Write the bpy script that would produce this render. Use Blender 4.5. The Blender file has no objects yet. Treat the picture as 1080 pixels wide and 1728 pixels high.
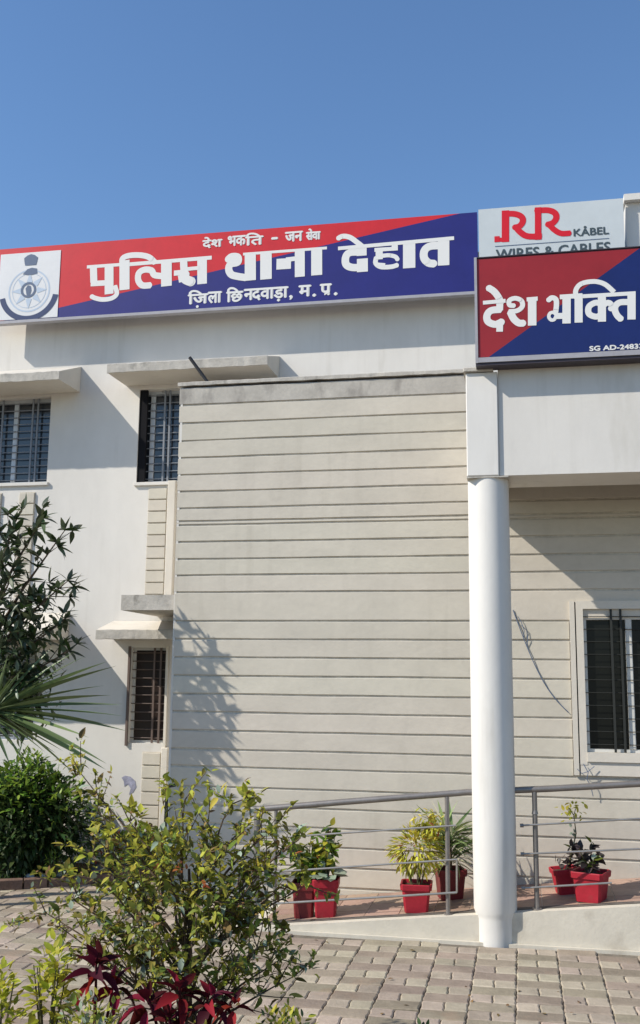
import bpy, math, random
from mathutils import Vector, Matrix
R = math.radians
random.seed(7)
sc = bpy.context.scene

# ------------------------------------------------------------ camera
EYE = Vector((0, 0, 2.2))
_y, _p, _r = R(11.3), R(9.4), R(.6)
fwd = Vector((-math.sin(_y)*math.cos(_p), math.cos(_y)*math.cos(_p), math.sin(_p)))
r0 = Vector((math.cos(_y), math.sin(_y), 0)); u0 = r0.cross(fwd)
rt = r0*math.cos(_r) + u0*math.sin(_r); up = u0*math.cos(_r) - r0*math.sin(_r)
cd = bpy.data.cameras.new('camera'); cam = bpy.data.objects.new('camera', cd)
sc.collection.objects.link(cam); sc.camera = cam
m = Matrix((rt, up, -fwd)).transposed().to_4x4(); m.translation = EYE
cam.matrix_world = m
cd.sensor_fit = 'VERTICAL'; cd.sensor_height = 24.0; cd.lens = 24.0*1700/1728
cd.clip_start = .05; cd.clip_end = 2000

# ------------------------------------------------------------ light
SUN = Vector((1.75, 1.0, -1.6)).normalized()       # direction the light travels
elev = math.asin(-SUN.z)
w = bpy.data.worlds.new('World'); sc.world = w; w.use_nodes = True
nt = w.node_tree; bg = nt.nodes['Background']
sky = nt.nodes.new('ShaderNodeTexSky'); sky.sky_type = 'NISHITA'; sky.sun_disc = False
sky.sun_elevation = elev; sky.sun_rotation = math.atan2(-SUN.x, -SUN.y)
sky.air_density = 1.25; sky.dust_density = .2; sky.ozone_density = 5.0; sky.altitude = 300
hs = nt.nodes.new('ShaderNodeHueSaturation'); hs.inputs['Hue'].default_value = .502; hs.inputs['Saturation'].default_value = 1.06
nt.links.new(sky.outputs[0], hs.inputs['Color']); nt.links.new(hs.outputs[0], bg.inputs[0]); bg.inputs[1].default_value = .15
sl = bpy.data.lights.new('sun', 'SUN'); sl.energy = 4.8; sl.angle = R(.55); sl.color = (1, .935, .83)
so = bpy.data.objects.new('sun', sl); sc.collection.objects.link(so)
so.rotation_euler = SUN.to_track_quat('-Z', 'Y').to_euler(); so.location = (-8, -4, 12)
sc.view_settings.view_transform = 'Standard'; sc.view_settings.look = 'None'
sc.view_settings.exposure = .12; sc.view_settings.gamma = 1
sc.render.engine = 'CYCLES'
sc.cycles.max_bounces = 6; sc.cycles.diffuse_bounces = 4; sc.cycles.transparent_max_bounces = 8

# ------------------------------------------------------------ materials
def srgb(r, g, b):
    f = lambda c: (c/255/12.92) if c/255 <= .04045 else ((c/255+.055)/1.055)**2.4
    return (f(r), f(g), f(b), 1)
def mat(name, col, rough=.7, spec=.3, metal=0, noise=None, island=0, objvar=0, bump=None, hue=0, trans=0, stain=None, coat=0, drips=0):
    """noise=(scale, amount, stretch_z) tonal mottling; island/objvar = random value spread per island/object"""
    m = bpy.data.materials.new(name); m.use_nodes = True; t = m.node_tree; N = t.nodes; L = t.links
    b = N['Principled BSDF']; b.inputs['Roughness'].default_value = rough
    b.inputs['Specular IOR Level'].default_value = spec; b.inputs['Metallic'].default_value = metal
    if coat: b.inputs['Coat Weight'].default_value = coat; b.inputs['Coat Roughness'].default_value = .15
    rgb = N.new('ShaderNodeRGB'); rgb.outputs[0].default_value = col; cur = rgb.outputs[0]
    tc = N.new('ShaderNodeNewGeometry')
    def mapped(sc_, sz=1):
        mp = N.new('ShaderNodeMapping'); mp.inputs['Scale'].default_value = (1, 1, sz)
        L.new(tc.outputs['Position'], mp.inputs[0])
        n = N.new('ShaderNodeTexNoise'); n.inputs['Scale'].default_value = sc_; n.inputs['Detail'].default_value = 5
        n.inputs['Roughness'].default_value = .6; L.new(mp.outputs[0], n.inputs['Vector']); return n.outputs['Fac']
    def rng(src, lo, hi, a=0, b_=1):
        r = N.new('ShaderNodeMapRange'); r.inputs[1].default_value = a; r.inputs[2].default_value = b_
        r.inputs[3].default_value = lo; r.inputs[4].default_value = hi; L.new(src, r.inputs[0]); return r.outputs[0]
    def hsv(cur, v=None, h=None, s=None):
        q = N.new('ShaderNodeHueSaturation'); L.new(cur, q.inputs['Color'])
        if v: L.new(v, q.inputs['Value'])
        if h: L.new(h, q.inputs['Hue'])
        if s: L.new(s, q.inputs['Saturation'])
        return q.outputs[0]
    rnd = None
    if island or objvar or hue:
        if island:
            oi = N.new('ShaderNodeObjectInfo')
            ad = N.new('ShaderNodeMath'); ad.operation = 'ADD'
            L.new(tc.outputs['Random Per Island'], ad.inputs[0]); L.new(oi.outputs['Random'], ad.inputs[1])
            fr = N.new('ShaderNodeMath'); fr.operation = 'FRACT'; L.new(ad.outputs[0], fr.inputs[0]); rnd = fr.outputs[0]
            amt = island
        else:
            oi = N.new('ShaderNodeObjectInfo'); rnd = oi.outputs['Random']; amt = objvar
        v = rng(rnd, 1-amt, 1+amt)
        h = None
        if hue:
            wn = N.new('ShaderNodeTexWhiteNoise'); wn.noise_dimensions = '1D'; L.new(rnd, wn.inputs['W'])
            h = rng(wn.outputs['Value'], .5-hue, .5+hue)
        cur = hsv(cur, v, h)
    if noise:
        cur = hsv(cur, rng(mapped(noise[0], noise[2]), 1-noise[1], 1+noise[1], .3, .7))
        cur = hsv(cur, rng(mapped(noise[0]*6, noise[2]), 1-noise[1]*.5, 1+noise[1]*.5, .3, .7))
    if stain:      # (colour, scale, stretch, threshold, strength)
        f = rng(mapped(stain[1], stain[2]), 0, stain[4], stain[3], stain[3]+.18)
        mx = N.new('ShaderNodeMixRGB'); L.new(f, mx.inputs[0]); L.new(cur, mx.inputs[1]); mx.inputs[2].default_value = stain[0]
        cur = mx.outputs[0]
    if drips:      # rain streaks: fine across the wall, long down it
        mp = N.new('ShaderNodeMapping'); mp.inputs['Scale'].default_value = (9, 9, .55); L.new(tc.outputs['Position'], mp.inputs[0])
        n1 = N.new('ShaderNodeTexNoise'); n1.inputs['Scale'].default_value = 1; n1.inputs['Detail'].default_value = 4; L.new(mp.outputs[0], n1.inputs['Vector'])
        a1 = rng(n1.outputs['Fac'], 0, 1, .54, .78); a2 = rng(mapped(.7), 0, drips, .42, .66)
        mu = N.new('ShaderNodeMath'); mu.operation = 'MULTIPLY'; L.new(a1, mu.inputs[0]); L.new(a2, mu.inputs[1])
        mx = N.new('ShaderNodeMixRGB'); L.new(mu.outputs[0], mx.inputs[0]); L.new(cur, mx.inputs[1]); mx.inputs[2].default_value = (.27, .24, .18, 1); cur = mx.outputs[0]
    L.new(cur, b.inputs['Base Color'])
    if bump:
        bm = N.new('ShaderNodeBump'); bm.inputs['Strength'].default_value = bump[1]; bm.inputs['Distance'].default_value = .01
        L.new(mapped(bump[0]), bm.inputs['Height']); L.new(bm.outputs[0], b.inputs['Normal'])
    if trans:
        tr = N.new('ShaderNodeBsdfTranslucent'); L.new(cur, tr.inputs['Color'])
        ms = N.new('ShaderNodeMixShader'); ms.inputs[0].default_value = trans
        L.new(b.outputs[0], ms.inputs[1]); L.new(tr.outputs[0], ms.inputs[2])
        L.new(ms.outputs[0], N['Material Output'].inputs['Surface'])
    return m
M = {}
M['white'] = mat('white_wall_paint', (.67, .64, .59, 1), .8, .15, drips=.25, noise=(1.1, .045, .5), bump=(30, .12), stain=((.40, .37, .29, 1), 1.7, .25, .62, .5))
M['white2'] = mat('white_column_paint', (.70, .675, .63, 1), .75, .15, drips=.45, noise=(1.6, .045, .4), bump=(18, .1), stain=((.42, .38, .30, 1), 2.6, .12, .62, .45))
M['cream'] = mat('cream_trim_paint', (.62, .575, .50, 1), .8, .15, noise=(2.5, .05, .5), bump=(30, .15), stain=((.38, .35, .3, 1), 3, .3, .62, .4))
M['groove'] = mat('groove_paint', (.55, .50, .42, 1), .9, .1, noise=(6, .2, 1))
M['board'] = mat('cladding_paint', (.55, .505, .425, 1), .8, .15, drips=.22, noise=(2.2, .06, 1.6), objvar=.035, hue=.008, bump=(22, .2), stain=((.36, .33, .28, 1), 3.2, .35, .60, .35))
M['topboard'] = mat('weathered_cladding_paint', (.45, .42, .37, 1), .85, .1, noise=(5, .12, 1), bump=(22, .3), stain=((.22, .2, .18, 1), 5, .5, .52, .7))
M['conc'] = mat('weathered_concrete', (.46, .43, .38, 1), .9, .1, noise=(6, .16, 1), bump=(30, .5), stain=((.13, .12, .10, 1), 6, .6, .55, .8))
M['alu'] = mat('painted_window_frame', (.52, .55, .58, 1), .4, .4)
M['frame_white'] = mat('white_window_frame', (.60, .585, .54, 1), .5, .4, noise=(4, .05, 1))
M['glass'] = mat('tinted_window_glass', (.026, .032, .042, 1), .14, .6, coat=.3)
M['glass_dark'] = mat('dark_window_glass', (.008, .009, .008, 1), .22, .2)
M['grille_dark'] = mat('dark_grille_metal', (.028, .03, .027, 1), .6, .3)
M['grille'] = mat('window_grille_metal', (.20, .215, .24, 1), .5, .4)
M['grille_brown'] = mat('brown_grille_metal', (.13, .095, .08, 1), .6, .3)
M['glass_brown'] = mat('dark_brown_shutter', (.028, .017, .013, 1), .35, .4)
M['dark'] = mat('dark_recess', (.012, .012, .014, 1), .9, .1)
M['red'] = mat('sign_red_vinyl', srgb(200, 38, 46), .45, .35, noise=(2.5, .07, 1))
M['blue'] = mat('sign_blue_vinyl', srgb(36, 38, 112), .45, .35, noise=(2.5, .08, 1))
M['red2'] = mat('front_sign_red_vinyl', srgb(146, 34, 38), .4, .4, noise=(2.5, .08, 1))
M['blue2'] = mat('front_sign_blue_vinyl', srgb(20, 36, 96), .4, .4, noise=(2.5, .08, 1))
M['signwhite'] = mat('sign_white_vinyl', (.70, .70, .70, 1), .5, .3, noise=(3, .03, 1))
M['letter'] = mat('sign_letter_white', (.74, .73, .70, 1), .5, .3)
M['signpale'] = mat('sign_pale_panel', (.53, .57, .58, 1), .5, .3, noise=(2, .04, 1))
M['logored'] = mat('logo_red_print', srgb(205, 28, 44), .5, .3)
M['inkgrey'] = mat('sign_grey_print', (.06, .085, .10, 1), .5, .3)
M['inkpale'] = mat('emblem_pale_print', (.46, .54, .64, 1), .5, .3)
M['inkmid'] = mat('emblem_grey_print', (.10, .14, .22, 1), .5, .3)
M['navy'] = mat('emblem_navy_print', (.03, .05, .13, 1), .5, .3)
M['steelframe'] = mat('sign_steel_frame', (.35, .34, .36, 1), .45, .5, noise=(5, .1, 1))
M['darkframe'] = mat('sign_dark_frame', (.045, .035, .045, 1), .5, .4)
M['rail'] = mat('railing_steel', (.22, .20, .185, 1), .42, .5, metal=.45, noise=(9, .12, 1))
M['railbar'] = mat('railing_bar_steel', (.33, .31, .28, 1), .35, .5, metal=.55, noise=(9, .12, 1))
M['black'] = mat('black_iron', (.02, .02, .022, 1), .5, .4)
M['pot'] = mat('red_plastic_pot', (.36, .018, .032, 1), .5, .3, objvar=.18, noise=(7, .16, 1), stain=((.20, .06, .05, 1), 9, 1, .6, .5))
M['potdark'] = mat('dark_red_pot', (.16, .018, .02, 1), .5, .35, noise=(9, .2, 1))
M['soil'] = mat('garden_soil', (.085, .060, .042, 1), .95, .05, noise=(8, .3, 1), bump=(25, 1))
M['ground'] = mat('compacted_earth', (.24, .20, .155, 1), .95, .05, noise=(.6, .15, 1), bump=(8, .6))
M['joint'] = mat('paving_joint_sand', (.19, .165, .13, 1), .95, .05, noise=(12, .25, 1), bump=(60, .6))
M['paver'] = mat('light_paver', (.385, .325, .25, 1), .85, .15, noise=(3.5, .16, 1), island=.17, hue=.02, bump=(45, .5), stain=((.36, .22, .13, 1), 1.3, 1, .60, .55))
M['paverdark'] = mat('dark_paver', (.285, .235, .178, 1), .85, .15, noise=(3.5, .18, 1), island=.16, hue=.02, bump=(45, .5), stain=((.33, .19, .12, 1), 1.3, 1, .60, .55))
M['kerb'] = mat('ramp_white_paint', (.60, .55, .455, 1), .8, .15, noise=(1.8, .06, 1), bump=(22, .3), stain=((.36, .31, .24, 1), 3.5, .8, .57, .6))
M['tile'] = mat('terracotta_floor_tile', (.36, .245, .185, 1), .6, .25, noise=(4, .15, 1), objvar=.16, hue=.012, bump=(30, .3))
M['brownkerb'] = mat('old_brick_kerb', (.20, .13, .10, 1), .9, .1, noise=(7, .25, 1), bump=(25, .8))
M['stone'] = mat('whitewashed_stone', (.50, .49, .46, 1), .85, .15, noise=(9, .2, 1), bump=(20, .8))
M['greystone'] = mat('grey_stone', (.17, .17, .18, 1), .9, .15, noise=(9, .2, 1), bump=(20, .8))
M['bark'] = mat('brown_bark', (.12, .085, .06, 1), .9, .1, noise=(20, .25, .3), bump=(40, .8))
M['twig'] = mat('green_twig', (.11, .10, .05, 1), .8, .1)
def leaf(name, col, v=.35, h=.03, tr=.35, rough=.45, spec=.4): return mat(name, col, rough, spec, island=v, hue=h, trans=tr)
M['shrubleaf'] = leaf('shrub_leaf', (.25, .27, .055, 1), .6, .05, .4, .65, .2)
M['shrubnew'] = leaf('young_shrub_leaf', (.46, .44, .06, 1), .35, .03, .4, .6, .2)
M['shrubpale'] = leaf('pale_shrub_leaf', (.27, .33, .24, 1), .25, .03, .2)
M['brownleaf'] = leaf('dry_brown_leaf', (.22, .14, .06, 1), .4, .02, .2, .8, .1)
M['orangeleaf'] = leaf('orange_leaf_tip', (.50, .15, .06, 1), .25, .02)
M['treeleaf'] = leaf('tree_leaf', (.08, .105, .055, 1), .45, .03, .2, .4, .5)
M['yucca'] = leaf('yucca_leaf', (.15, .21, .085, 1), .35, .02, .15, .4, .5)
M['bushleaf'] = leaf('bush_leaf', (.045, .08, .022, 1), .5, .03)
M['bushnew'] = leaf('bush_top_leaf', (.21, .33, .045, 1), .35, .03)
M['redleaf'] = leaf('dark_red_leaf', (.075, .008, .015, 1), .5, .02, .25, .65, .15)
M['redbright'] = leaf('bright_red_leaf', (.27, .016, .028, 1), .35, .02, .35, .65, .15)
M['yellowleaf'] = leaf('yellow_green_leaf', (.46, .46, .045, 1), .3, .03)
M['goldleaf'] = leaf('golden_foliage', (.58, .53, .07, 1), .35, .03)
M['strapleaf'] = leaf('variegated_strap_leaf', (.20, .27, .10, 1), .5, .03, .25)
M['strappale'] = leaf('pale_strap_leaf', (.55, .53, .36, 1), .2, .02, .25)
M['grass'] = leaf('grass_blade', (.10, .16, .04, 1), .4, .04, .3)
M['darkleaf'] = leaf('dark_purple_leaf', (.055, .04, .04, 1), .5, .04, .15)
M['crotonleaf'] = leaf('croton_leaf', (.16, .24, .03, 1), .5, .05, .25)

# ------------------------------------------------------------ builders
class MB:
    def __init__(s): s.v = []; s.f = []; s.mi = []
    def add(s, vs, fs, mi=0):
        o = len(s.v); s.v += [tuple(v) for v in vs]; s.f += [tuple(i+o for i in f) for f in fs]; s.mi += [mi]*len(fs)
    def box(s, x0, x1, y0, y1, z0, z1, mi=0):
        s.add([(x, y, z) for z in (z0, z1) for y in (y0, y1) for x in (x0, x1)],
              [(0, 2, 3, 1), (4, 5, 7, 6), (0, 1, 5, 4), (2, 6, 7, 3), (0, 4, 6, 2), (1, 3, 7, 5)], mi)
    def bbox(s, x0, x1, y0, y1, z0, z1, b=.004, mi=0):   # box with chamfered front (-Y) rim
        vs = [(x0, y1, z0), (x1, y1, z0), (x1, y1, z1), (x0, y1, z1), (x0, y0+b, z0), (x1, y0+b, z0), (x1, y0+b, z1), (x0, y0+b, z1),
              (x0+b, y0, z0+b), (x1-b, y0, z0+b), (x1-b, y0, z1-b), (x0+b, y0, z1-b)]
        s.add(vs, [(3, 2, 1, 0), (0, 1, 5, 4), (1, 2, 6, 5), (2, 3, 7, 6), (3, 0, 4, 7), (4, 5, 9, 8), (5, 6, 10, 9), (6, 7, 11, 10), (7, 4, 8, 11), (8, 9, 10, 11)], mi)
    def tube(s, pts, rad, n=8, mi=0, cap=True):
        pts = [Vector(p) for p in pts]; k = len(pts); rr = rad if isinstance(rad, (list, tuple)) else [rad]*k
        o = []; 
        for i, p in enumerate(pts):
            d = (pts[min(i+1, k-1)] - pts[max(i-1, 0)]).normalized()
            a = d.cross(Vector((0, 0, 1)) if abs(d.z) < .9 else Vector((1, 0, 0))).normalized(); b = d.cross(a)
            o += [p + (a*math.cos(t*2*math.pi/n) + b*math.sin(t*2*math.pi/n))*rr[i] for t in range(n)]
        f = [(i*n+j, i*n+(j+1) % n, (i+1)*n+(j+1) % n, (i+1)*n+j) for i in range(k-1) for j in range(n)]
        if cap: f += [tuple(range(n))[::-1], tuple(range((k-1)*n, k*n))]
        s.add(o, f, mi)
    def prism(s, poly, y0, y1, mi=0):       # poly in XZ, extruded along Y
        n = len(poly)
        s.add([(x, y0, z) for x, z in poly] + [(x, y1, z) for x, z in poly],
              [tuple(range(n)), tuple(range(n, 2*n))[::-1]] + [(i, i+n, (i+1) % n+n, (i+1) % n) for i in range(n)], mi)
    def build(s, name, mats, parent=None, smooth=False):
        me = bpy.data.meshes.new(name); me.from_pydata(s.v, [], s.f)
        if not isinstance(mats, (list, tuple)): mats = [mats]
        for q in mats: me.materials.append(q)
        if len(mats) > 1: me.polygons.foreach_set('material_index', s.mi)
        if smooth: me.polygons.foreach_set('use_smooth', [True]*len(me.polygons))
        me.update()
        return link(name, me, parent)
def link(name, me, parent=None):
    o = bpy.data.objects.new(name, me); sc.collection.objects.link(o)
    if parent: adopt(o, parent)
    return o
def root_offset(p):
    t = Vector((0, 0, 0))
    while p: t += p.location if p.get('is_root') else Vector((0, 0, 0)); p = p.parent
    return t
LOC = {}
def adopt(o, parent):
    o.parent = parent; o.matrix_parent_inverse = Matrix.Translation(-LOC.get(parent.name, Vector((0, 0, 0))))
def thing(name, label, cat, loc=(0, 0, 0), group=None):
    o = bpy.data.objects.new(name, None); sc.collection.objects.link(o); o.location = loc; o.empty_display_size = .1
    LOC[o.name] = Vector(loc)
    return tag(o, label, cat, group)
def tag(o, label, cat, group=None):
    o['label'] = label; o['category'] = cat
    if group: o['group'] = group
    return o
def struct(o): o['kind'] = 'structure'; return o
def plabel(o, l): o['label'] = l; return o
def smooth_by_angle(o, a=40):
    me = o.data
    me.polygons.foreach_set('use_smooth', [True]*len(me.polygons))
    try: me.set_sharp_from_angle(angle=R(a))
    except Exception: pass

# ------------------------------------------------------------ ground
YW, YL = 10.3, 11.5            # cladding plane and main wall plane
b = MB()
b.add([(-600, -600, -.03), (600, -600, -.03), (600, 600, -.03), (-600, 600, -.03)], [(0, 1, 2, 3)])
struct(b.build('ground', M['ground']))
b = MB(); b.add([(-12, 1, -.012), (6, 1, -.012), (6, 11.6, -.012), (-12, 11.6, -.012)], [(0, 1, 2, 3)])
pavement = struct(b.build('paved_yard', M['joint']))

# pavers: strips .31 wide running away from the camera; a pair of narrow ones, then one wide one
def paver_mesh(w_, d_, dark, seed):
    rr = random.Random(seed); g = .0035; b = MB(); z1 = .005; ch = .006
    x = w_/2-g; y = d_/2-g; n = .004
    out = [(-x, -y), (x, -y), (x+n, -y*.4), (x-n, y*.4), (x, y), (-x, y), (-x-n, y*.4), (-x+n, -y*.4)] if not dark else \
          [(-x, -y), (x, -y), (x-n, -y*.4), (x+n, y*.4), (x, y), (-x, y), (-x+n, y*.4), (-x-n, -y*.4)]
    inn = [(px*(1-ch*1.6/x), py*(1-ch*1.6/y)) for px, py in out]; k = len(out)
    b.add([(px, py, -.03) for px, py in out] + [(px, py, z1-ch) for px, py in out] + [(px, py, z1+rr.uniform(-.001, .001)) for px, py in inn],
          [(i, (i+1) % k, (i+1) % k+k, i+k) for i in range(k)] + [(i+k, (i+1) % k+k, (i+1) % k+2*k, i+2*k) for i in range(k)] + [tuple(range(2*k, 3*k))])
    return b
SW, RD = .32, .185
spots = []
def in_ramp(x, y): return y > 9.1 and x > -2.62
def bed_edge(x): return 10.0 + (x+5.6)*.62 if x < -4.75 else (10.53 + (x+4.75)*1.0)
for si in range(-26, 12):
    x0 = si*SW + .07; off = (si*37 % 11)/11*RD*2
    y = 5.9 - off
    j = 0
    while y < 11.4:
        for dx, w_, dark in (((-SW/4, SW/2, 0), (SW/4, SW/2, 0)) if j % 2 == 0 else ((0, SW, 1),)):
            cx, cy = x0+dx, y+RD/2
            if not (in_ramp(cx+.08, cy+RD/2-.02) and cy > 9.1) and cy+RD/2 < min(bed_edge(cx), 10.6 if cx > -4 else 20)+.1:
                if not (cx > -2.7 and cy+RD/2 > 9.1): spots.append((cx, cy, w_, dark))
        y += RD; j += 1
def px_size(c):
    v = Vector((c[0], c[1], 0)) - EYE; D = v.dot(fwd); X = v.dot(rt)/D*1700; Y = -v.dot(up)/D*1700
    vis = abs(X) < 560 and Y < 885
    return (0 if vis else 1, D)
spots.sort(key=px_size)
protos = {}
for k, (cx, cy, w_, dark) in enumerate(spots):
    rr = random.Random(k*13+5)
    if k == 300: rest = MB()
    key = (w_, dark)
    if key not in protos:
        b = paver_mesh(w_, RD, dark, 1)
        me = bpy.data.meshes.new('paver'); me.from_pydata(b.v, [], b.f); me.materials.append(M['paverdark' if dark else 'paver']); protos[key] = (me, b)
    mt = Matrix.Translation((cx, cy, rr.uniform(-.003, .003))) @ Matrix.Rotation(rr.uniform(-.012, .012), 4, 'Z') @ Matrix.Rotation(rr.uniform(-.014, .014), 4, 'X') @ Matrix.Rotation(rr.uniform(-.018, .018), 4, 'Y')
    if k < 300:
        o = link('paver', protos[key][0], pavement); o.matrix_basis = mt
    else:
        pb = protos[key][1]; rest.add([mt @ Vector(v) for v in pb.v], pb.f, dark)
if len(spots) > 300:
    o = rest.build('paver', [M['paver'], M['paverdark']], pavement); o['kind'] = 'stuff'

# garden bed at the foot of the wall
b = MB()
pts = [(-12, 6.1), (-5.6, 10.0), (-4.75, 10.53), (-3.9, 11.38), (-3.9, 11.49), (-12, 11.49)]
b.add([(x, y, .05) for x, y in pts], [tuple(range(6))]); 
struct(b.build('garden_bed_by_wall', M['soil']))
b = MB(); b.add([(x, y, .03) for x, y in [(-4.5, 3.0), (1.2, 3.0), (1.2, 5.9), (-4.5, 5.9)]], [(0, 1, 2, 3)])
struct(b.build('front_garden_bed', M['soil']))
kerb = thing('garden_kerb', 'low brown brick kerb edging the shaded garden bed at left', 'kerb', (-5.3, 10.15, 0))
ks = [Vector((-7.4, 8.87, 0)), Vector((-5.6, 9.97, 0)), Vector((-4.75, 10.5, 0)), Vector((-3.93, 11.33, 0))]
for a, c in zip(ks, ks[1:]):
    n = max(1, round((c-a).length/.24)); d = (c-a).normalized(); ang = math.atan2(d.y, d.x)
    for i in range(n):
        p = a.lerp(c, (i+.5)/n); b = MB(); L_ = (c-a).length/n*.47
        b.bbox(-L_, L_, -.05, .05, 0, .10+random.uniform(-.008, .008), .006)
        o = b.build('brick', M['brownkerb'], kerb)
        o.matrix_basis = Matrix.Translation(p + Vector((0, 0, -.005))) @ Matrix.Rotation(ang+random.uniform(-.05, .05), 4, 'Z')
def rock(loc, r, name, m, label):
    b = MB(); n = 7; rr = random.Random(hash(loc) % 999 if False else int(abs(loc[0]*1000)))
    rings = [(0, .72), (.35, 1), (.7, .85), (.95, .45)]
    vs = []
    for h, q in rings:
        for t in range(n):
            a = t*2*math.pi/n; k = q*(1+rr.uniform(-.16, .16)); vs.append((loc[0]+math.cos(a)*r*k, loc[1]+math.sin(a)*r*k*.8, loc[2]+h*r*1.1))
    vs.append((loc[0], loc[1], loc[2]+r*1.12))
    fs = [(i*n+j, i*n+(j+1) % n, (i+1)*n+(j+1) % n, (i+1)*n+j) for i in range(3) for j in range(n)] + [(3*n+j, 3*n+(j+1) % n, 4*n) for j in range(n)] + [tuple(range(n))[::-1]]
    b.add(vs, fs); o = b.build(name, m); smooth_by_angle(o, 55)
    return tag(o, label, 'stone', 'stones along the edge of the garden bed')
for (x, y, r, mm, lb) in ((-5.20, 10.42, .062, 'stone', 'leftmost small whitewashed stone on the kerb below the dark bush'),
                         (-5.07, 10.50, .052, 'stone', 'smallest whitewashed stone in the middle of the row below the dark bush'),
                         (-4.95, 10.60, .070, 'stone', 'largest whitewashed stone at the right end of the row below the dark bush'),
                         (-4.62, 10.95, .12, 'greystone', 'large grey stone beside the right end of the dark bush'),
                         (-4.42, 11.06, .09, 'greystone', 'smaller grey stone behind the left twigs of the front shrub')):
    rock((x, y, .05), r, 'garden_stone', M[mm], lb)

# ------------------------------------------------------------ ramp
def rz(x): return max(.0, .273+.105*min(x, 1.6))
ramp_x = [-2.6, -2.0, -1.4, -.8, -.2, .4, 1.0, 1.6, 5.0]
b = MB()
for a, c in zip(ramp_x, ramp_x[1:]):
    za, zc = rz(a), rz(c)
    b.add([(a, 9.12, -.02), (c, 9.12, -.02), (c, 9.12, zc), (a, 9.12, za), (a, YW+.3, -.02), (c, YW+.3, -.02), (c, YW+.3, zc), (a, YW+.3, za)],
          [(0, 1, 2, 3), (3, 2, 6, 7), (5, 4, 7, 6)] + ([(0, 3, 7, 4)] if a == -2.6 else []))
ramp = struct(b.build('entrance_ramp', M['kerb']))
# projecting toe of white plaster along the bottom
b = MB(); b.box(-2.62, 5, 9.08, 9.117, -.02, .018); b.build('plaster_toe', M['kerb'], ramp)
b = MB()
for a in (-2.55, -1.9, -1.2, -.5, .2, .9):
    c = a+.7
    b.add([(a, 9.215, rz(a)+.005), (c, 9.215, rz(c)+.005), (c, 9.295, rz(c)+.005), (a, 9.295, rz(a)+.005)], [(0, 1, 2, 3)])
b.build('shadow_strip', mat('grey_shadow_strip', (.16, .14, .12, 1), .8, .2, noise=(6, .2, 1)), ramp)  # dark strip paints in the shadow band behind the ramp's front edge
for i in range(16):
    for j in range(4):
        x0 = -2.35+i*.31; x1 = x0+.303; y0 = 9.30+j*.25; y1 = min(y0+.244, YW-.005)
        if x0 > 2.2: continue
        dz = .004+random.uniform(0, .0025); b = MB()
        b.add([(x0, y0, rz(x0)+dz), (x1, y0, rz(x1)+dz), (x1, y1, rz(x1)+dz), (x0, y1, rz(x0)+dz), (x0, y0, rz(x0)), (x1, y0, rz(x1)), (x1, y1, rz(x1)), (x0, y1, rz(x0))],
              [(0, 1, 2, 3), (4, 5, 1, 0), (5, 6, 2, 1), (6, 7, 3, 2), (7, 4, 0, 3)])
        b.build('floor_tile', M['tile'], ramp)

# ------------------------------------------------------------ building
bld = thing('police_station', 'white two storey police station with beige ribbed cladding block and round column', 'building', (0, 11, 0))
def wall_holes(name, x0, x1, z0, z1, y, th, holes, m):
    xs = sorted({x0, x1, *[h[0] for h in holes], *[h[1] for h in holes]}); zs = sorted({z0, z1, *[h[2] for h in holes], *[h[3] for h in holes]})
    b = MB()
    for a, c in zip(xs, xs[1:]):
        for d, e in zip(zs, zs[1:]):
            mx, mz = (a+c)/2, (d+e)/2
            if any(h[0] < mx < h[1] and h[2] < mz < h[3] for h in holes): continue
            b.add([(a, y, d), (c, y, d), (c, y, e), (a, y, e)], [(0, 1, 2, 3)])
    for (a, c, d, e) in holes:
        b.add([(a, y, d), (c, y, d), (c, y, e), (a, y, e), (a, y+th, d), (c, y+th, d), (c, y+th, e), (a, y+th, e)],
              [(0, 4, 5, 1), (1, 5, 6, 2), (2, 6, 7, 3), (3, 7, 4, 0)])
    b.add([(x0, y, z1), (x1, y, z1), (x1, y+th, z1), (x0, y+th, z1), (x0, y, z0), (x0, y+th, z0), (x1, y, z0), (x1, y+th, z0)], [(0, 1, 2, 3), (0, 3, 5, 4), (1, 6, 7, 2)])
    return b.build(name, m, bld)
W2 = (-4.61, -3.30, 4.56, 5.74); W1 = (-7.0, -5.80, 4.60, 5.71); WL = (-4.58, -4.13, 1.43, 2.545); WLL = (-7.0, -5.80, 1.43, 2.545)
wall_holes('main_wall', -12, 1.3, 0, 7.25, YL, .24, [W2, W1, WL, WLL], M['white'])
b = MB(); b.box(-12, 1.3, YL+.24, YL+.30, 0, 7.25); b.build('inner_wall', M['dark'], bld)
# right-hand parapet seen beside the pale advertising board
b = MB(); b.box(1.28, 6, 11.30, 11.9, 5.0, 7.62); b.box(1.26, 6, 11.22, 11.95, 7.624, 7.70); b.box(1.28, 6, 11.2, 11.296, 5.0, 6.2); b.build('parapet', M['white'], bld)

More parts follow.
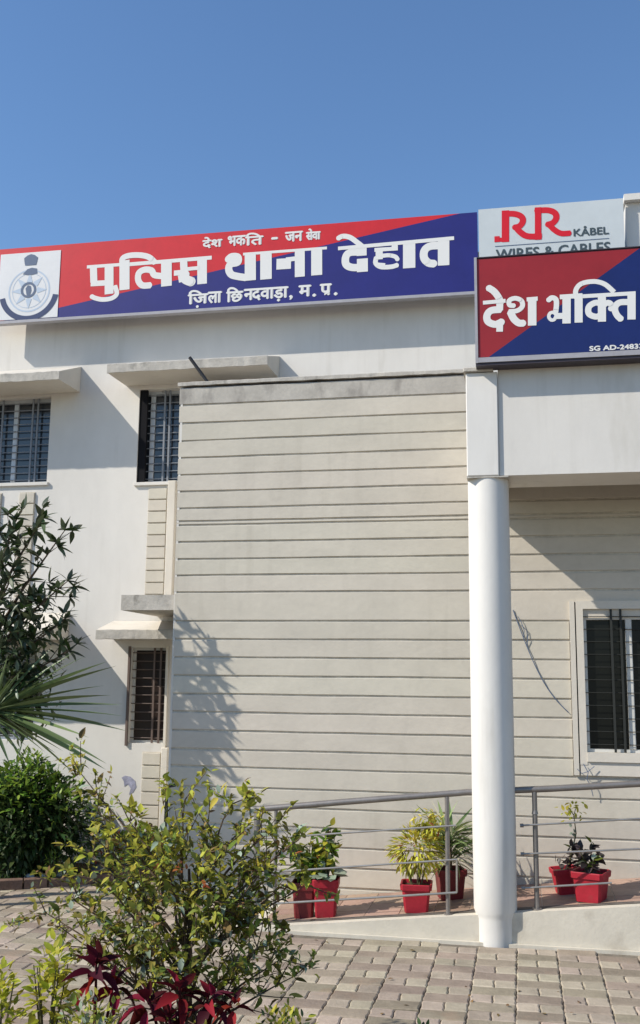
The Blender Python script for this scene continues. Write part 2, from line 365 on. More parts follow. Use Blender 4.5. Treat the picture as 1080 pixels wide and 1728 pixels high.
def grille_window(name_, rect, y, frames, verts, nbars, gm, pm, fm, rec=.12, fw=.035, lab=None, behind=False):
    x0, x1, z0, z1 = rect
    b = MB(); f = fw
    yb = y+rec
    b.box(x0, x1, yb, yb+.04, z0, z0+f); b.box(x0, x1, yb, yb+.04, z1-f, z1)
    b.box(x0, x0+f, yb-.003, yb+.043, z0+f, z1-f); b.box(x1-f, x1, yb-.003, yb+.043, z0+f, z1-f)
    fr = b.build('window', fm, bld)
    if lab: plabel(fr, lab)
    xs = [x0+f] + frames + [x1-f]
    for q in frames:
        b = MB(); b.bbox(q-.03, q+.03, yb-.01, yb+.05, z0+f, z1-f, .006); b.build('mullion', fm, fr)
    for a, c in zip(xs, xs[1:]):
        b = MB(); b.box(a, c, yb+.02, yb+.026, z0+f, z1-f); b.build('pane', pm, fr)
    for q in verts:
        b = MB(); b.box(q-.011, q+.011, yb-.048, yb-.034, z0+.002, z1-.002); b.build('grille_bar', gm, fr)
    for i in range(nbars):
        z = z0+(z1-z0)*(i+.6)/(nbars+.2); b = MB(); b.tube([(x0, yb-.025, z), (x1, yb-.025, z)], .0042 if behind else .0065, 6); b.build('grille_bar', gm, fr)
    return fr
grille_window('w', W2, YL, [-4.47, -3.80], [-4.30, -4.235, -4.0, -3.6], 12, M['grille'], M['glass'], M['alu'])
b = MB(); b.box(W2[0]+.002, W2[0]+.10, YL+.015, YL+.05, W2[2]+.004, W2[3]-.004); b.build('reveal_shade_panel', M['dark'], bld)  # black box added to paint the shade of the left window reveal
grille_window('w', W1, YL, [-6.33], [-6.08, -6.01, -6.6, -6.5], 12, M['grille'], M['glass'], M['alu'])
grille_window('w', WL, YL, [], [-4.30, -4.22], 11, M['grille_brown'], M['glass_brown'], M['frame_white'], rec=.08, fw=.03, lab='narrow brown window under the lower ledge')
grille_window('w', WLL, YL, [-6.33], [-6.08, -6.01], 12, M['grille'], M['glass'], M['alu'])
# trim round the narrow window
b = MB(); b.box(-4.61, -4.583, YL-.03, YL-.002, 1.40, 2.56); b.build('dark_window_trim', M['grille_brown'], bld); b = MB(); b.box(-4.128, -4.10, YL-.05, YL-.002, 1.40, 2.56); b.build('window_trim', M['cream'], bld)
# sills
for (x0, x1, z) in ((W1[0], W1[1]+.03, W1[2]), (W2[0]-.02, W2[1], W2[2])):
    b = MB(); b.bbox(x0, x1, YL-.035, YL-.003, z-.045, z-.004); b.build('window_sill', M['white'], bld)

def jag_strip(b, x0, x1, y0, y1, z0, z1, step, amp, rr):
    n = max(2, round((x1-x0)/step)); vs = []
    for i in range(n+1):
        x = x0+(x1-x0)*i/n; ja, jb, jy = rr.uniform(-amp, amp), rr.uniform(-amp, amp), rr.uniform(-amp, amp)*.6
        vs += [(x, y0+jy, z0+ja+.003), (x, y0+jy, z1+jb-.006), (x, y0+jy+.006, z1+jb), (x, y1, z1+jb), (x, y1, z0+ja)]
    fs = [(5*i+q, 5*i+5+q, 5*i+5+(q+1) % 5, 5*i+(q+1) % 5) for i in range(n) for q in range(5)] + [(0, 1, 2, 3, 4), tuple(5*n+q for q in (4, 3, 2, 1, 0))]
    b.add(vs, fs)
def sunshade(x0, x1, y0, z0, th, rise, seed=0, close=True):
    """sloped-top concrete shade; thin front edge, deeper at the wall"""
    rr = random.Random(seed); b = MB(); n = 14
    for i in range(n):
        a = x0+(x1-x0)*i/n; c = x0+(x1-x0)*(i+1)/n
        ja = 0 if i in (0,) else .0; 
        vs = [(a, y0, z0), (c, y0, z0), (c, y0, z0+th), (a, y0, z0+th), (a, YL-.003, z0+.012), (c, YL-.003, z0+.012), (c, YL-.003, z0+th+rise), (a, YL-.003, z0+th+rise)]
        fs = [(0, 1, 2, 3), (3, 2, 6, 7), (0, 4, 5, 1)]
        if i == 0: fs.append((0, 3, 7, 4))
        if i == n-1: fs.append((1, 5, 6, 2))
        b.add(vs, fs)
    o = b.build('sunshade', M['cream'], bld)
    # weathered front lip
    b = MB(); jag_strip(b, x0-.004, x1+.004, y0-.012, y0-.001, z0-.004, z0+th+.002, .07, .004, rr)
    l = b.build('weathered_lip', M['conc'], o)
    return o
sunshade(-4.79, -2.82, YL-.60, 5.785, .105, .19, 1)
sunshade(-8.5, -5.41, YL-.60, 5.735, .105, .24, 2)
sunshade(-8.5, -5.40, YL-.60, 2.62, .105, .24, 3)
sunshade(-4.82, -3.66, YL-.50, 2.63, .105, .13, 4)
b = MB(); b.box(-4.27, -3.655, YW+.06, YL-.003, 2.915, 3.08); o = b.build('ledge', M['conc'], bld); plabel(o, 'stained grey ledge above the narrow window')

# ribbed strips set between the windows
def strip(x0, x1, z0, z1, pitch):
    b = MB(); b.box(x0-.006, x1+.006, YL-.006, YL-.002, z0-.01, z1+.01); s = b.build('tile_strip', M['groove'], bld)
    z = z1
    while z > z0+.03:
        b = MB(); zz = max(z0, z-pitch+.014); b.bbox(x0, x1, YL-.026, YL-.007, zz, z-.002, .004); b.build('tile', M['board'], s); z -= pitch
strip(-4.435, -4.20, 3.085, 4.475, .145)
strip(-4.385, -4.165, .50, 1.325, .15)
strip(-6.145, -5.945, 3.1, 4.465, .145)
strip(-6.60, -6.40, 3.1, 4.465, .145)
b = MB(); b.bbox(-4.175, -4.075, YL-.07, YL-.002, 3.08, 4.56, .008); b.build('plaster_band', M['cream'], bld); b = MB(); b.bbox(-4.14, -4.06, YL-.07, YL-.002, .05, 1.39, .008); b.build('plaster_band', M['cream'], bld)

# cladding block --------------------------------------------------
WIN = (.60, 2.5, 1.53, 2.905)
b = MB(); 
for (x0, x1, z0, z1) in ((-3.64, .60, 0, 5.36), (.60, 2.5, 0, 1.53), (.60, 2.5, 2.905, 5.36), (2.5, 6, 0, 5.36)):
    b.box(x0, x1, YW+.0145, YW+.2, z0, z1)
b.box(-3.64, -3.5, YW+.2, YL-.003, 0, 5.36)
b.build('cladding_wall', M['groove'], bld)
zs = [5.374, 5.168, 4.963, 4.765, 4.573, 4.383, 4.196, 4.010, 3.868, 3.825, 3.640, 3.455, 3.280, 3.097, 2.791, 2.60, 2.41, 2.22, 2.03, 1.845, 1.655, 1.465, 1.29, 1.09, .905, .72, .535, .345, .155, -.02]
def side(z): return -3.66 + (5.4-z)*.010
for i, (zt, zb) in enumerate(zip(zs, zs[1:])):
    g = .0095
    spans = [(side(zt), -.30)] if zt > 0 else []
    left = (side(zt), -.286); right = (-.280, 4.5)
    segs = [left]
    if zt <= 2.80 and zb >= 1.28: segs += [(-.280, .465)]
    elif zt < 3.11 and zt > 2.8: segs += [(-.280, 4.5)]
    else: segs += [right]
    for (a, c) in segs:
        if a < .5 and c > .465 and zt <= 3.0 and zb > 1.28: c = .465
        b = MB()
        # long board in four lengths of slightly wavering surface so that the plaster is not dead flat
        n = max(1, round((c-a)/.5)); rr = random.Random(i*7+int(a*10))
        z0_, z1_ = zb+g, zt-g
        wob = [(rr.uniform(-.0022, .0022), rr.uniform(-.0025, .0025), rr.uniform(-.003, .003)) for _ in range(n+1)]
        for q in range(n):
            xa, xb = a+(c-a)*q/n, a+(c-a)*(q+1)/n
            (da, ta, ba), (db, tb, bb) = wob[q], wob[q+1]
            y = YW; y2 = YW+.0135
            vs = [(xa, y+da, z0_+.004+ba), (xb, y+db, z0_+.004+bb), (xb, y+db, z1_-.004+tb), (xa, y+da, z1_-.004+ta),
                  (xa, y+.004, z0_+ba), (xb, y+.004, z0_+bb), (xb, y+.004, z1_+tb), (xa, y+.004, z1_+ta),
                  (xa, y2, z0_+ba), (xb, y2, z0_+bb), (xb, y2, z1_+tb), (xa, y2, z1_+ta)]
            fs = [(0, 1, 2, 3), (4, 5, 1, 0), (3, 2, 6, 7), (8, 9, 5, 4), (7, 6, 10, 11)]
            if q == 0: fs += [(0, 3, 7, 4), (4, 7, 11, 8)]
            if q == n-1: fs += [(1, 5, 6, 2), (5, 9, 10, 6)]
            b.add(vs, fs)
        b.build('cladding_board', M['topboard'] if i == 0 else M['board'], bld)
b = MB(); b.box(-3.645, -3.62, YW+.002, YL-.003, 0, 5.37); b.build('block_side', M['white'], bld)
b = MB(); jag_strip(b, -3.68, -.475, YW-.02, YL-.004, 5.385, 5.43, .09, .003, random.Random(4))
o = b.build('coping', M['conc'], bld); plabel(o, 'stained grey coping along the top of the cladding block')

# window at the right, in its plaster surround
b = MB()
b.box(.472, .52, YW-.03, YW+.022, 1.31, 2.985); b.box(.532, .60, YW-.03, YW+.022, 1.41, 2.985)
b.box(.60, 2.6, YW-.03, YW+.022, 2.907, 2.985); b.box(.60, 2.6, YW-.045, YW+.022, 1.44, 1.528); b.box(.535, 2.6, YW-.025, YW+.022, 1.31, 1.436)
b.build('window_surround', M['cream'], bld)
b = MB(); b.box(.521, .531, YW-.012, YW+.021, 1.42, 2.975); b.build('surround_gap', M['dark'], bld)
fr = grille_window('w', WIN, YW, [1.03, 1.9], [.865, .955, 1.35, 1.45], 11, M['grille_dark'], M['glass_dark'], M['frame_white'], rec=.012, fw=.03, behind=True)

# porch: column, beam, roof
b = MB(); n = 40; cx, cy = -.268, 9.20
prof = [(-.02, .158), (.20, .160), (.235, .168), (.275, .183), (1.0, .1865), (2.2, .1860), (3.3, .1850), (4.006, .1840)]
b.add([(cx+math.cos(t*2*math.pi/n)*r, cy+math.sin(t*2*math.pi/n)*r, z) for z, r in prof for t in range(n)],
      [(i*n+j, i*n+(j+1) % n, (i+1)*n+(j+1) % n, (i+1)*n+j) for i in range(len(prof)-1) for j in range(n)])
o = b.build('column', M['white2'], bld); smooth_by_angle(o, 35); plabel(o, 'tall round white column at the ramp')
b = MB(); b.box(-.16, 5, 9.04, 9.64, 4.022, 5.60); b.build('beam', M['white'], bld)
b = MB(); b.bbox(-.450, -.163, 9.01, 9.64, 4.018, 4.985, .008); b.box(-.44, -.19, 9.642, YW-.03, 4.06, 4.97); b.build('pilaster', M['white2'], bld)
b = MB(); b.box(-.452, -.082, 9.01, 9.60, 4.002, 4.014); b.build('column_cap', M['conc'], bld)
b = MB(); b.bbox(-.470, -.20, 8.98, 9.5, 4.989, 5.03, .006); b.box(-.44, 5, 9.643, YW-.024, 4.80, 4.95); b.build('roof_slab', M['conc'], bld)

# small fittings on the building
b = MB(); b.tube([(-3.33, YW+.06, 5.40), (-3.575, YW+.05, 5.735)], .019, 8)
tag(b.build('metal_rod', M['black']), 'short black metal rod sticking out from the top of the cladding block', 'rod')
b = MB(); wp = []
for i in range(17):
    t = i/16; x = -.075+.51*t; z = 2.90-1.0*t - .16*math.sin(math.pi*t); wp.append((x, YW-.012+.004*math.sin(i*2), z))
b.tube(wp, .0045, 5)
for (q, s_) in ((3, 1), (4, -1)):
    p = Vector(wp[q]); b.tube([p, p+Vector((.01, -.01, .07)), p+Vector((-.01*s_-.01, -.01, .16)), p+Vector((-.05, -.008, .21))], .0035, 5)
tag(b.build('loose_cable', M['inkmid']), 'thin loose cable sagging across the cladding right of the column', 'cable')
b = MB(); b.tube([(.56, YW-.05, 1.42), (.60, YW-.06, 1.34), (.585, YW-.055, 1.28), (.62, YW-.05, 1.22), (.64, YW-.04, 1.12)], .004, 5)
b.tube([(.50, YW-.05, 1.37), (.54, YW-.055, 1.33), (.60, YW-.06, 1.35), (.66, YW-.055, 1.40)], .0035, 5)
tag(b.build('cable_end', M['inkmid']), 'tangled thin cable end dangling below the right window', 'cable')
b = MB(); b.tube([(-3.60, 10.12, .0), (-3.595, 10.12, .6), (-3.585, 10.12, 1.07), (-3.57, 10.12, 1.10), (-3.50, 10.12, 1.115)], .017, 8)
tag(b.build('bent_pipe', M['black']), 'thin black upright pipe with bent top at the corner of the cladding block', 'pipe')
b = MB(); b.prism([(-4.64, 1.03), (-4.60, 1.055), (-4.53, 1.045), (-4.47, 1.0), (-4.455, .93), (-4.49, .87), (-4.54, .84), (-4.52, .91), (-4.56, .96), (-4.60, .93), (-4.61, .99)], YL-.004, YL-.002)
tag(b.build('paint_smear', mat('blue_grey_smear', (.30, .30, .38, 1), .9, .1, noise=(14, .3, 1))), 'bluish grey smear on the white wall left of the lower ribbed strip', 'stain')

# ------------------------------------------------------------ signs
def ribbon(b, wdt, curved, pts, y, dy):
    P = [Vector((p[0], 0, p[1])) for p in pts]
    if curved and len(P) > 2:
        Q = []
        E_ = [P[0]*2-P[1]] + P + [P[-1]*2-P[-2]]
        for i in range(1, len(E_)-2):
            for k in range(5):
                t = k/5; a, c, d, e = E_[i-1], E_[i], E_[i+1], E_[i+2]
                Q.append(.5*((2*c)+(-a+d)*t+(2*a-5*c+4*d-e)*t*t+(-a+3*c-3*d+e)*t**3))
        Q.append(P[-1]); P = Q
    k = len(P); c_ = 0
    for i in range(k-1):
        d = (P[i+1]-P[i]).normalized(); nrm = Vector((-d.z, 0, d.x))*wdt/2; yy = y-dy-.00002*(CNT[0] % 97); CNT[0] += 1
        b.add([(v.x, yy, v.z) for v in (P[i]+nrm, P[i]-nrm, P[i+1]-nrm, P[i+1]+nrm)], [(0, 1, 2, 3)])
        if i and curved:
            yy = y-dy-.00002*(CNT[0] % 97); CNT[0] += 1
            b.add([(P[i].x+math.cos(t*math.pi/9)*wdt/2, yy, P[i].z+math.sin(t*math.pi/9)*wdt/2) for t in range(18)], [tuple(range(18))[::-1]])
CNT = [0]
def lettering(name, strokes, y, m, parent):
    b = MB()
    for i, (wd, c, pts) in enumerate(strokes): ribbon(b, wd, c, pts, y, .0008)
    return b.build(name, m, parent)
def font_text(name, pieces, y, m, parent, bold=.012):
    """pieces: (string, x0, x1, z_base, z_top) fitted to its box on the board; flat print"""
    b = MB(); k = 0
    for (s_, x0, x1, z0, z1) in pieces:
        cu = bpy.data.curves.new('lettering', 'FONT'); cu.body = s_; cu.size = 1; cu.resolution_u = 3
        ob = bpy.data.objects.new('lettering', cu); sc.collection.objects.link(ob)
        bpy.context.view_layer.update()
        me = ob.to_mesh(); vs = [v.co.copy() for v in me.vertices]; fs = [tuple(p.vertices) for p in me.polygons]
        # islands get their own tiny offset in depth so that overlapping glyphs never share a plane
        par = list(range(len(vs)))
        def find(a):
            while par[a] != a: par[a] = par[par[a]]; a = par[a]
            return a
        for f in fs:
            for q in f[1:]: par[find(q)] = find(f[0])
        ids = {}; 
        xa = min(v.x for v in vs); xb = max(v.x for v in vs); za = min(v.y for v in vs); zb = max(v.y for v in vs)
        base = 0; sx = (x1-x0)/(xb-xa); sz = (z1-z0)/(zb-za)
        used = sorted({i for f in fs for i in f})
        for sh, (ox, oz) in enumerate(((0, 0), (bold, 0), (-bold, 0), (0, bold*.7), (0, -bold*.7))):
            if sh and not bold: break
            out = []
            for i, v in enumerate(vs):
                idn = ids.setdefault(find(i), len(ids) % 12)
                out.append((x0+(v.x-xa)*sx+ox, y-.0006-.00006*idn-.0008*sh, z0+(v.y-za)*sz+oz))
            b.add(out, fs)
        ob.to_mesh_clear(); bpy.data.objects.remove(ob); bpy.data.curves.remove(cu)
    return b.build(name, m, parent)
def disc(b, cx, cz, r0_, r1_, a0, a1, y, n=40, sx=1):
    vs = []
    for i in range(n+1):
        a = R(a0+(a1-a0)*i/n)
        for r_ in (r0_, r1_): vs.append((cx+math.cos(a)*r_*sx, y, cz+math.sin(a)*r_))
    b.add(vs, [(2*i, 2*i+1, 2*i+3, 2*i+2) for i in range(n)])

# brush strokes of the letters: (width, curved, points) in metres on each board
MAIN_STROKES = [
    (0.0424, 0, [(-5.263,7.284),(-4.82,7.283)]),
    (0.0945, 0, [(-5.176,7.287),(-5.159,7.075)]),
    (0.0717, 0, [(-5.2,7.058),(-4.954,7.054)]),
    (0.1173, 0, [(-4.966,7.284),(-4.948,6.905)]),
    (0.0599, 1, [(-4.876,7.011),(-4.846,6.901),(-4.912,6.847),(-5.031,6.838),(-5.129,6.863),(-5.185,6.892)]),
    (0.1336, 0, [(-4.763,7.336),(-4.746,6.946)]),
    (0.075, 1, [(-4.793,7.288),(-4.787,7.362),(-4.705,7.393),(-4.562,7.388),(-4.441,7.352),(-4.354,7.271)]),
    (0.0489, 0, [(-4.828,7.277),(-3.626,7.287)]),
    (0.0815, 1, [(-4.403,6.983),(-4.513,6.989),(-4.57,7.061),(-4.564,7.155),(-4.49,7.192),(-4.402,7.175),(-4.361,7.114),(-4.265,7.091)]),
    (0.1385, 0, [(-4.21,7.28),(-4.198,6.956)]),
    (0.0945, 0, [(-3.987,7.269),(-3.976,7.129)]),
    (0.0684, 0, [(-4.107,7.118),(-3.942,7.122)]),
    (0.0485, 0, [(-3.955,7.16),(-3.785,7.164)]),
    (0.1206, 1, [(-3.966,7.105),(-3.957,7.033),(-3.864,6.985)]),
    (0.057, 0, [(-4.031,7.109),(-4.009,6.995)]),
    (0.1226, 0, [(-3.749,7.267),(-3.74,6.954)]),
    (0.0342, 0, [(-3.228,7.301),(-2.187,7.302)]),
    (0.0913, 1, [(-3.421,7.242),(-3.373,7.28),(-3.296,7.268),(-3.294,7.201),(-3.385,7.182),(-3.405,7.116),(-3.367,7.047),(-3.274,7.015),(-3.183,6.996)]),
    (0.1401, 0, [(-3.137,7.294),(-3.129,6.956)]),
    (0.1434, 0, [(-2.94,7.294),(-2.933,6.957)]),
    (0.1369, 0, [(-2.806,7.139),(-2.626,7.138)]),
    (0.057, 0, [(-2.69,7.189),(-2.556,7.195)]),
    (0.1226, 0, [(-2.52,7.287),(-2.515,6.959)]),
    (0.134, 0, [(-2.312,7.293),(-2.308,6.965)]),
    (0.0456, 0, [(-2.051,7.284),(-0.671,7.307)]),
    (0.0627, 1, [(-2.055,7.41),(-1.994,7.436),(-1.906,7.413),(-1.818,7.342),(-1.742,7.272)]),
    (0.1198, 0, [(-1.765,7.299),(-1.765,7.171)]),
    (0.0913, 1, [(-1.759,7.219),(-1.905,7.221),(-1.956,7.17),(-1.953,7.078),(-1.889,7.034),(-1.787,7.024)]),
    (0.1312, 0, [(-1.756,7.134),(-1.755,6.967)]),
    (0.0741, 0, [(-1.369,7.298),(-1.37,7.217)]),
    (0.0485, 0, [(-1.611,7.232),(-1.332,7.229)]),
    (0.0856, 0, [(-1.554,7.231),(-1.554,7.109)]),
    (0.0513, 1, [(-1.556,7.149),(-1.441,7.152),(-1.361,7.128),(-1.334,7.087)]),
    (0.057, 1, [(-1.588,7.142),(-1.597,7.067),(-1.535,7.014),(-1.413,7.006),(-1.333,7.024)]),
    (0.0485, 0, [(-1.585,7.048),(-1.484,7.032)]),
    (0.1454, 0, [(-1.198,7.3),(-1.199,6.975)]),
    (0.134, 0, [(-0.793,7.307),(-0.796,6.979)]),
    (0.0941, 1, [(-0.829,7.229),(-0.956,7.227),(-1.019,7.175),(-1.022,7.085),(-0.972,7.024),(-0.902,7.007)]),
]
FRONT_STROKES = [
    (0.0363, 0, [(-0.277,5.602),(-0.074,5.608)]),
    (0.0622, 1, [(-0.228,5.745),(-0.178,5.706),(-0.138,5.648),(-0.114,5.587)]),
    (0.0622, 0, [(-0.125,5.603),(-0.129,5.521)]),
    (0.0653, 1, [(-0.117,5.529),(-0.206,5.523),(-0.243,5.478),(-0.233,5.419),(-0.167,5.389),(-0.105,5.414)]),
    (0.0596, 0, [(-0.128,5.427),(-0.133,5.318)]),
    (0.0441, 1, [(0.003,5.556),(-0.038,5.565),(-0.04,5.609),(0.013,5.626),(0.067,5.599),(0.074,5.546),(0.029,5.508),(-0.047,5.504)]),
    (0.0653, 1, [(-0.034,5.502),(-0.005,5.434),(0.038,5.391),(0.081,5.385)]),
    (0.0752, 0, [(0.163,5.622),(0.157,5.359)]),
    (0.0389, 0, [(0.114,5.608),(0.212,5.61)]),
    (0.0467, 1, [(0.303,5.586),(0.336,5.61),(0.371,5.591),(0.375,5.541),(0.365,5.466)]),
    (0.0311, 1, [(0.369,5.434),(0.352,5.404),(0.323,5.402),(0.305,5.432),(0.316,5.464),(0.343,5.471),(0.367,5.452),(0.369,5.428)]),
    (0.056, 0, [(0.358,5.435),(0.458,5.432)]),
    (0.0726, 0, [(0.466,5.622),(0.458,5.36)]),
    (0.0436, 0, [(0.406,5.612),(0.604,5.613)]),
    (0.07, 0, [(0.571,5.63),(0.563,5.362)]),
    (0.0441, 1, [(0.551,5.588),(0.548,5.667),(0.6,5.726),(0.708,5.739),(0.8,5.707),(0.879,5.626)]),
    (0.0363, 0, [(0.583,5.606),(1.062,5.605)]),
    (0.0544, 1, [(0.78,5.509),(0.721,5.539),(0.658,5.506),(0.655,5.439),(0.717,5.407),(0.772,5.432)]),
    (0.07, 0, [(0.772,5.602),(0.764,5.358)]),
    (0.0519, 1, [(0.78,5.509),(0.823,5.532),(0.853,5.504),(0.844,5.468)]),
    (0.057, 1, [(1.011,5.526),(0.919,5.526),(0.879,5.48),(0.892,5.416),(0.93,5.368)]),
    (0.07, 0, [(1.027,5.614),(1.017,5.363)]),
]
LOGO_STROKES = [
    (0.0507, 0, [(-0.182,7.249),(-0.048,7.238)]),
    (0.0856, 0, [(-0.081,7.212),(-0.073,7.602)]),
    (0.072, 1, [(-0.11,7.562),(0.026,7.551),(0.105,7.511),(0.122,7.452),(0.084,7.396),(0.021,7.382)]),
    (0.072, 1, [(0.034,7.397),(0.092,7.318),(0.174,7.263),(0.331,7.251)]),
    (0.0733, 0, [(0.289,7.212),(0.298,7.609)]),
    (0.072, 1, [(0.259,7.57),(0.407,7.564),(0.486,7.522),(0.499,7.459),(0.459,7.404),(0.394,7.387)]),
    (0.0667, 1, [(0.409,7.399),(0.472,7.32),(0.55,7.268),(0.652,7.263)]),
    (0.0591, 0, [(-0.176,7.291),(-0.177,7.219)]),
]

# main sign
SY = 11.2
s1 = thing('main_signboard', 'long red and blue police station signboard with Hindi lettering and round emblem', 'signboard', (-3.5, SY, 6.6))
b = MB(); b.box(-6.60, -.40, SY+.004, SY+.075, 6.60, 7.61); b.build('sign_box', M['steelframe'], s1)
b = MB(); b.add([(x, SY, z) for x, z in ((-6.60, 6.64), (-6.60, 7.61), (-.60, 7.61), (-6.38, 6.64))], [(0, 1, 2, 3)])
b.build('red_panel', M['red'], s1)
b = MB(); b.add([(x, SY, z) for x, z in ((-6.38, 6.64), (-.60, 7.61), (-.40, 7.61), (-.40, 6.64))], [(0, 1, 2, 3)])
b.build('blue_panel', M['blue'], s1)
b = MB(); b.box(-6.60, -.40, SY-.012, SY+.003, 6.60, 6.636); b.build('frame_strip', M['steelframe'], s1)
for x in (-5.9, -4.2, -2.55, -.9):
    b = MB(); b.box(x-.02, x+.02, SY+.076, YL-.002, 6.75, 6.79); b.box(x-.02, x+.02, SY+.076, YL-.002, 7.15, 7.19); b.build('bracket', M['darkframe'], s1)
lettering('headline_lettering', MAIN_STROKES, SY-.001, M['letter'], s1)
for pc in ([('देश', -3.745, -3.50, 7.415, 7.555)], [('भक', -3.42, -3.20, 7.42, 7.545), ('ित', -3.20, -2.98, 7.41, 7.565)], [('-', -2.87, -2.80, 7.465, 7.485)], [('जन', -2.70, -2.49, 7.42, 7.54)], [('सेवा', -2.44, -2.27, 7.42, 7.56)]):
    font_text('motto_word', pc, SY-.001, M['letter'], s1, .008)
font_text('district_lettering', [('िज', -3.91, -3.66, 6.705, 6.875), ('ला', -3.655, -3.49, 6.70, 6.84), ('िछ', -3.42, -3.22, 6.70, 6.88), ('न', -3.20, -3.09, 6.71, 6.845), ('दवाड़ा', -3.10, -2.66, 6.67, 6.845), (',', -2.635, -2.605, 6.68, 6.73), ('म', -2.52, -2.38, 6.71, 6.845), ('.', -2.35, -2.32, 6.70, 6.73), ('प', -2.26, -2.13, 6.71, 6.845), ('.', -2.09, -2.06, 6.70, 6.73)], SY-.001, M['letter'], s1, .009)
b = MB(); b.add([(x, SY-.006, z) for x, z in ((-2.215, 6.725), (-2.15, 6.76), (-2.145, 6.74), (-2.21, 6.705))], [(0, 3, 2, 1)])
disc(b, -3.79, 6.665, 0, .018, 0, 360, SY-.006, 12); b.build('lettering_mark', M['letter'], s1)
b = MB(); b.box(-6.455, -5.625, SY-.006, SY-.001, 6.648, 7.535); em = b.build('emblem_panel', M['signwhite'], s1)
ex, ez, ey = -6.03, 7.02, SY-.0065
b = MB(); disc(b, ex, ez, .265, .285, 0, 360, ey-.001); disc(b, ex, ez, .225, .232, 0, 360, ey-.001)
for k_ in range(8):
    a = k_*math.pi/4; b.add([(ex+math.cos(a+q)*r_, ey-.0018, ez+math.sin(a+q)*r_) for r_, q in ((.12, -.35), (.245, 0), (.12, .35), (.10, 0))], [(0, 1, 2, 3)])
b.build('emblem_ring', M['inkpale'], em)
b = MB(); disc(b, ex-.01, ez+.01, .075, .105, 0, 360, ey-.003); b.add([(ex+x, ey-.0034, ez+z) for x, z in ((-.03, -.06), (.01, -.07), (.03, .0), (.02, .06), (-.02, .075), (-.05, .03))], [(0, 1, 2, 3, 4, 5)])
b.build('emblem_centre', M['inkmid'], em)
b = MB(); disc(b, ex, ez-.01, .325, .395, 192, 350, ey-.003, 40, 1.03); b.build('emblem_scroll', M['navy'], em)
b = MB()
b.add([(ex+x, ey-.003, 7.36+z) for x, z in ((-.075, 0), (.075, 0), (.085, .04), (.095, .10), (.05, .135), (0, .15), (-.05, .135), (-.095, .10), (-.085, .04))], [tuple(range(9))])
b.add([(ex+x, ey-.003, 7.265+z) for x, z in ((-.10, -.02), (-.03, -.035), (.03, -.035), (.10, -.02), (.09, .045), (.02, .06), (-.04, .045))], [tuple(range(7))])
b.build('emblem_crest', M['inkmid'], em)

# pale advertising board
s3 = thing('cable_advert_board', 'pale advert board with a red double R logo behind the front sign', 'signboard', (.42, SY, 6.6))
b = MB(); b.box(-.385, 1.245, SY, SY+.06, 6.60, 7.64); b.build('board_panel', M['signpale'], s3)
for x in (-.1, 1.0):
    b = MB(); b.box(x-.02, x+.02, SY+.062, YL-.002, 6.7, 6.74); b.build('bracket', M['darkframe'], s3)
lettering('logo', LOGO_STROKES, SY-.001, M['logored'], s3)
font_text('brand_lettering', [('KÅBEL', .69, 1.075, 7.222, 7.335)], SY-.001, M['inkgrey'], s3, .004)
font_text('product_lettering', [('WIRES & CABLES', -.19, 1.085, 7.00, 7.125)], SY-.001, M['inkgrey'], s3, .004)
b = MB(); b.box(-.20, 1.075, SY-.003, SY-.001, 7.163, 7.171); b.build('rule_line', M['inkmid'], s3)

# front sign
FY = 8.88
def fx(v): return v*8.88/8.97
def fz(v): return 2.2+(v-2.2)*8.88/8.97
s2 = thing('front_signboard', 'red and blue framed signboard with large Hindi words on the porch beam', 'signboard', (.7, FY, 5.05))
X1 = 4.2
b = MB(); b.box(-.34, X1, FY+.006, 9.036, 5.036, 6.033); b.build('sign_box', M['darkframe'], s2)
b = MB(); b.add([(x, FY, z) for x, z in ((-.327, 5.086), (-.327, 6.026), (1.114, 6.026), (-.233, 5.086))], [(0, 3, 2, 1)]); b.build('red_panel', M['red2'], s2)
b = MB(); b.add([(x, FY, z) for x, z in ((-.233, 5.086), (1.114, 6.026), (X1, 6.026), (X1, 5.086))], [(0, 3, 2, 1)]); b.build('blue_panel', M['blue2'], s2)
b = MB(); b.box(-.352, -.328, FY-.012, 9.03, 5.031, 6.041); b.box(-.327, X1, FY-.016, FY-.001, 5.033, 5.079); b.build('frame_strip', M['steelframe'], s2)
b = MB(); b.box(-.327, X1, FY-.008, FY+.02, 6.034, 6.043); b.box(-.35, X1, FY-.004, 9.034, 5.006, 5.030); b.build('frame_edge', M['darkframe'], s2)
lettering('headline_lettering', FRONT_STROKES, FY-.001, M['letter'], s2)
font_text('small_lettering', [('SG AD-2483338', .651, 1.188, 5.093, 5.135)], FY-.001, M['letter'], s2, .004)

# ------------------------------------------------------------ railing
rl = thing('ramp_railing', 'steel tube railing with thin bars climbing along the entrance ramp', 'railing', (-.6, 9.2, .2))
b = MB(); b.tube([(-2.39, 9.2, 1.022), (-1.6, 9.2, 1.112), (-.49, 9.2, 1.232), (.2, 9.2, 1.282), (2.4, 9.2, 1.47)], .028, 12); smooth_by_angle(b.build('handrail', M['rail'], rl))
def hz(x): return 1.022+(x+2.39)*.1095 if x < -.49 else 1.232+(x+.49)*.0815
for x, r_ in ((-2.39, .030), (-2.215, .017), (-.672, .020), (.082, .022), (1.55, .02)):
    b = MB(); b.tube([(x, 9.2, rz(x)-.01), (x, 9.2, hz(x)-.02)], r_, 12)
    if r_ > .02 or True: b.tube([(x, 9.2, rz(x)), (x, 9.2, rz(x)+.012)], r_*1.9, 12)
    o = b.build('post', M['rail'], rl); smooth_by_angle(o)
    if x == .082:
        b = MB(); b.tube([(x, 9.2, hz(x)-.21), (x, 9.2, hz(x)-.17)], [.028, .020], 12); b.build('collar', M['rail'], o)
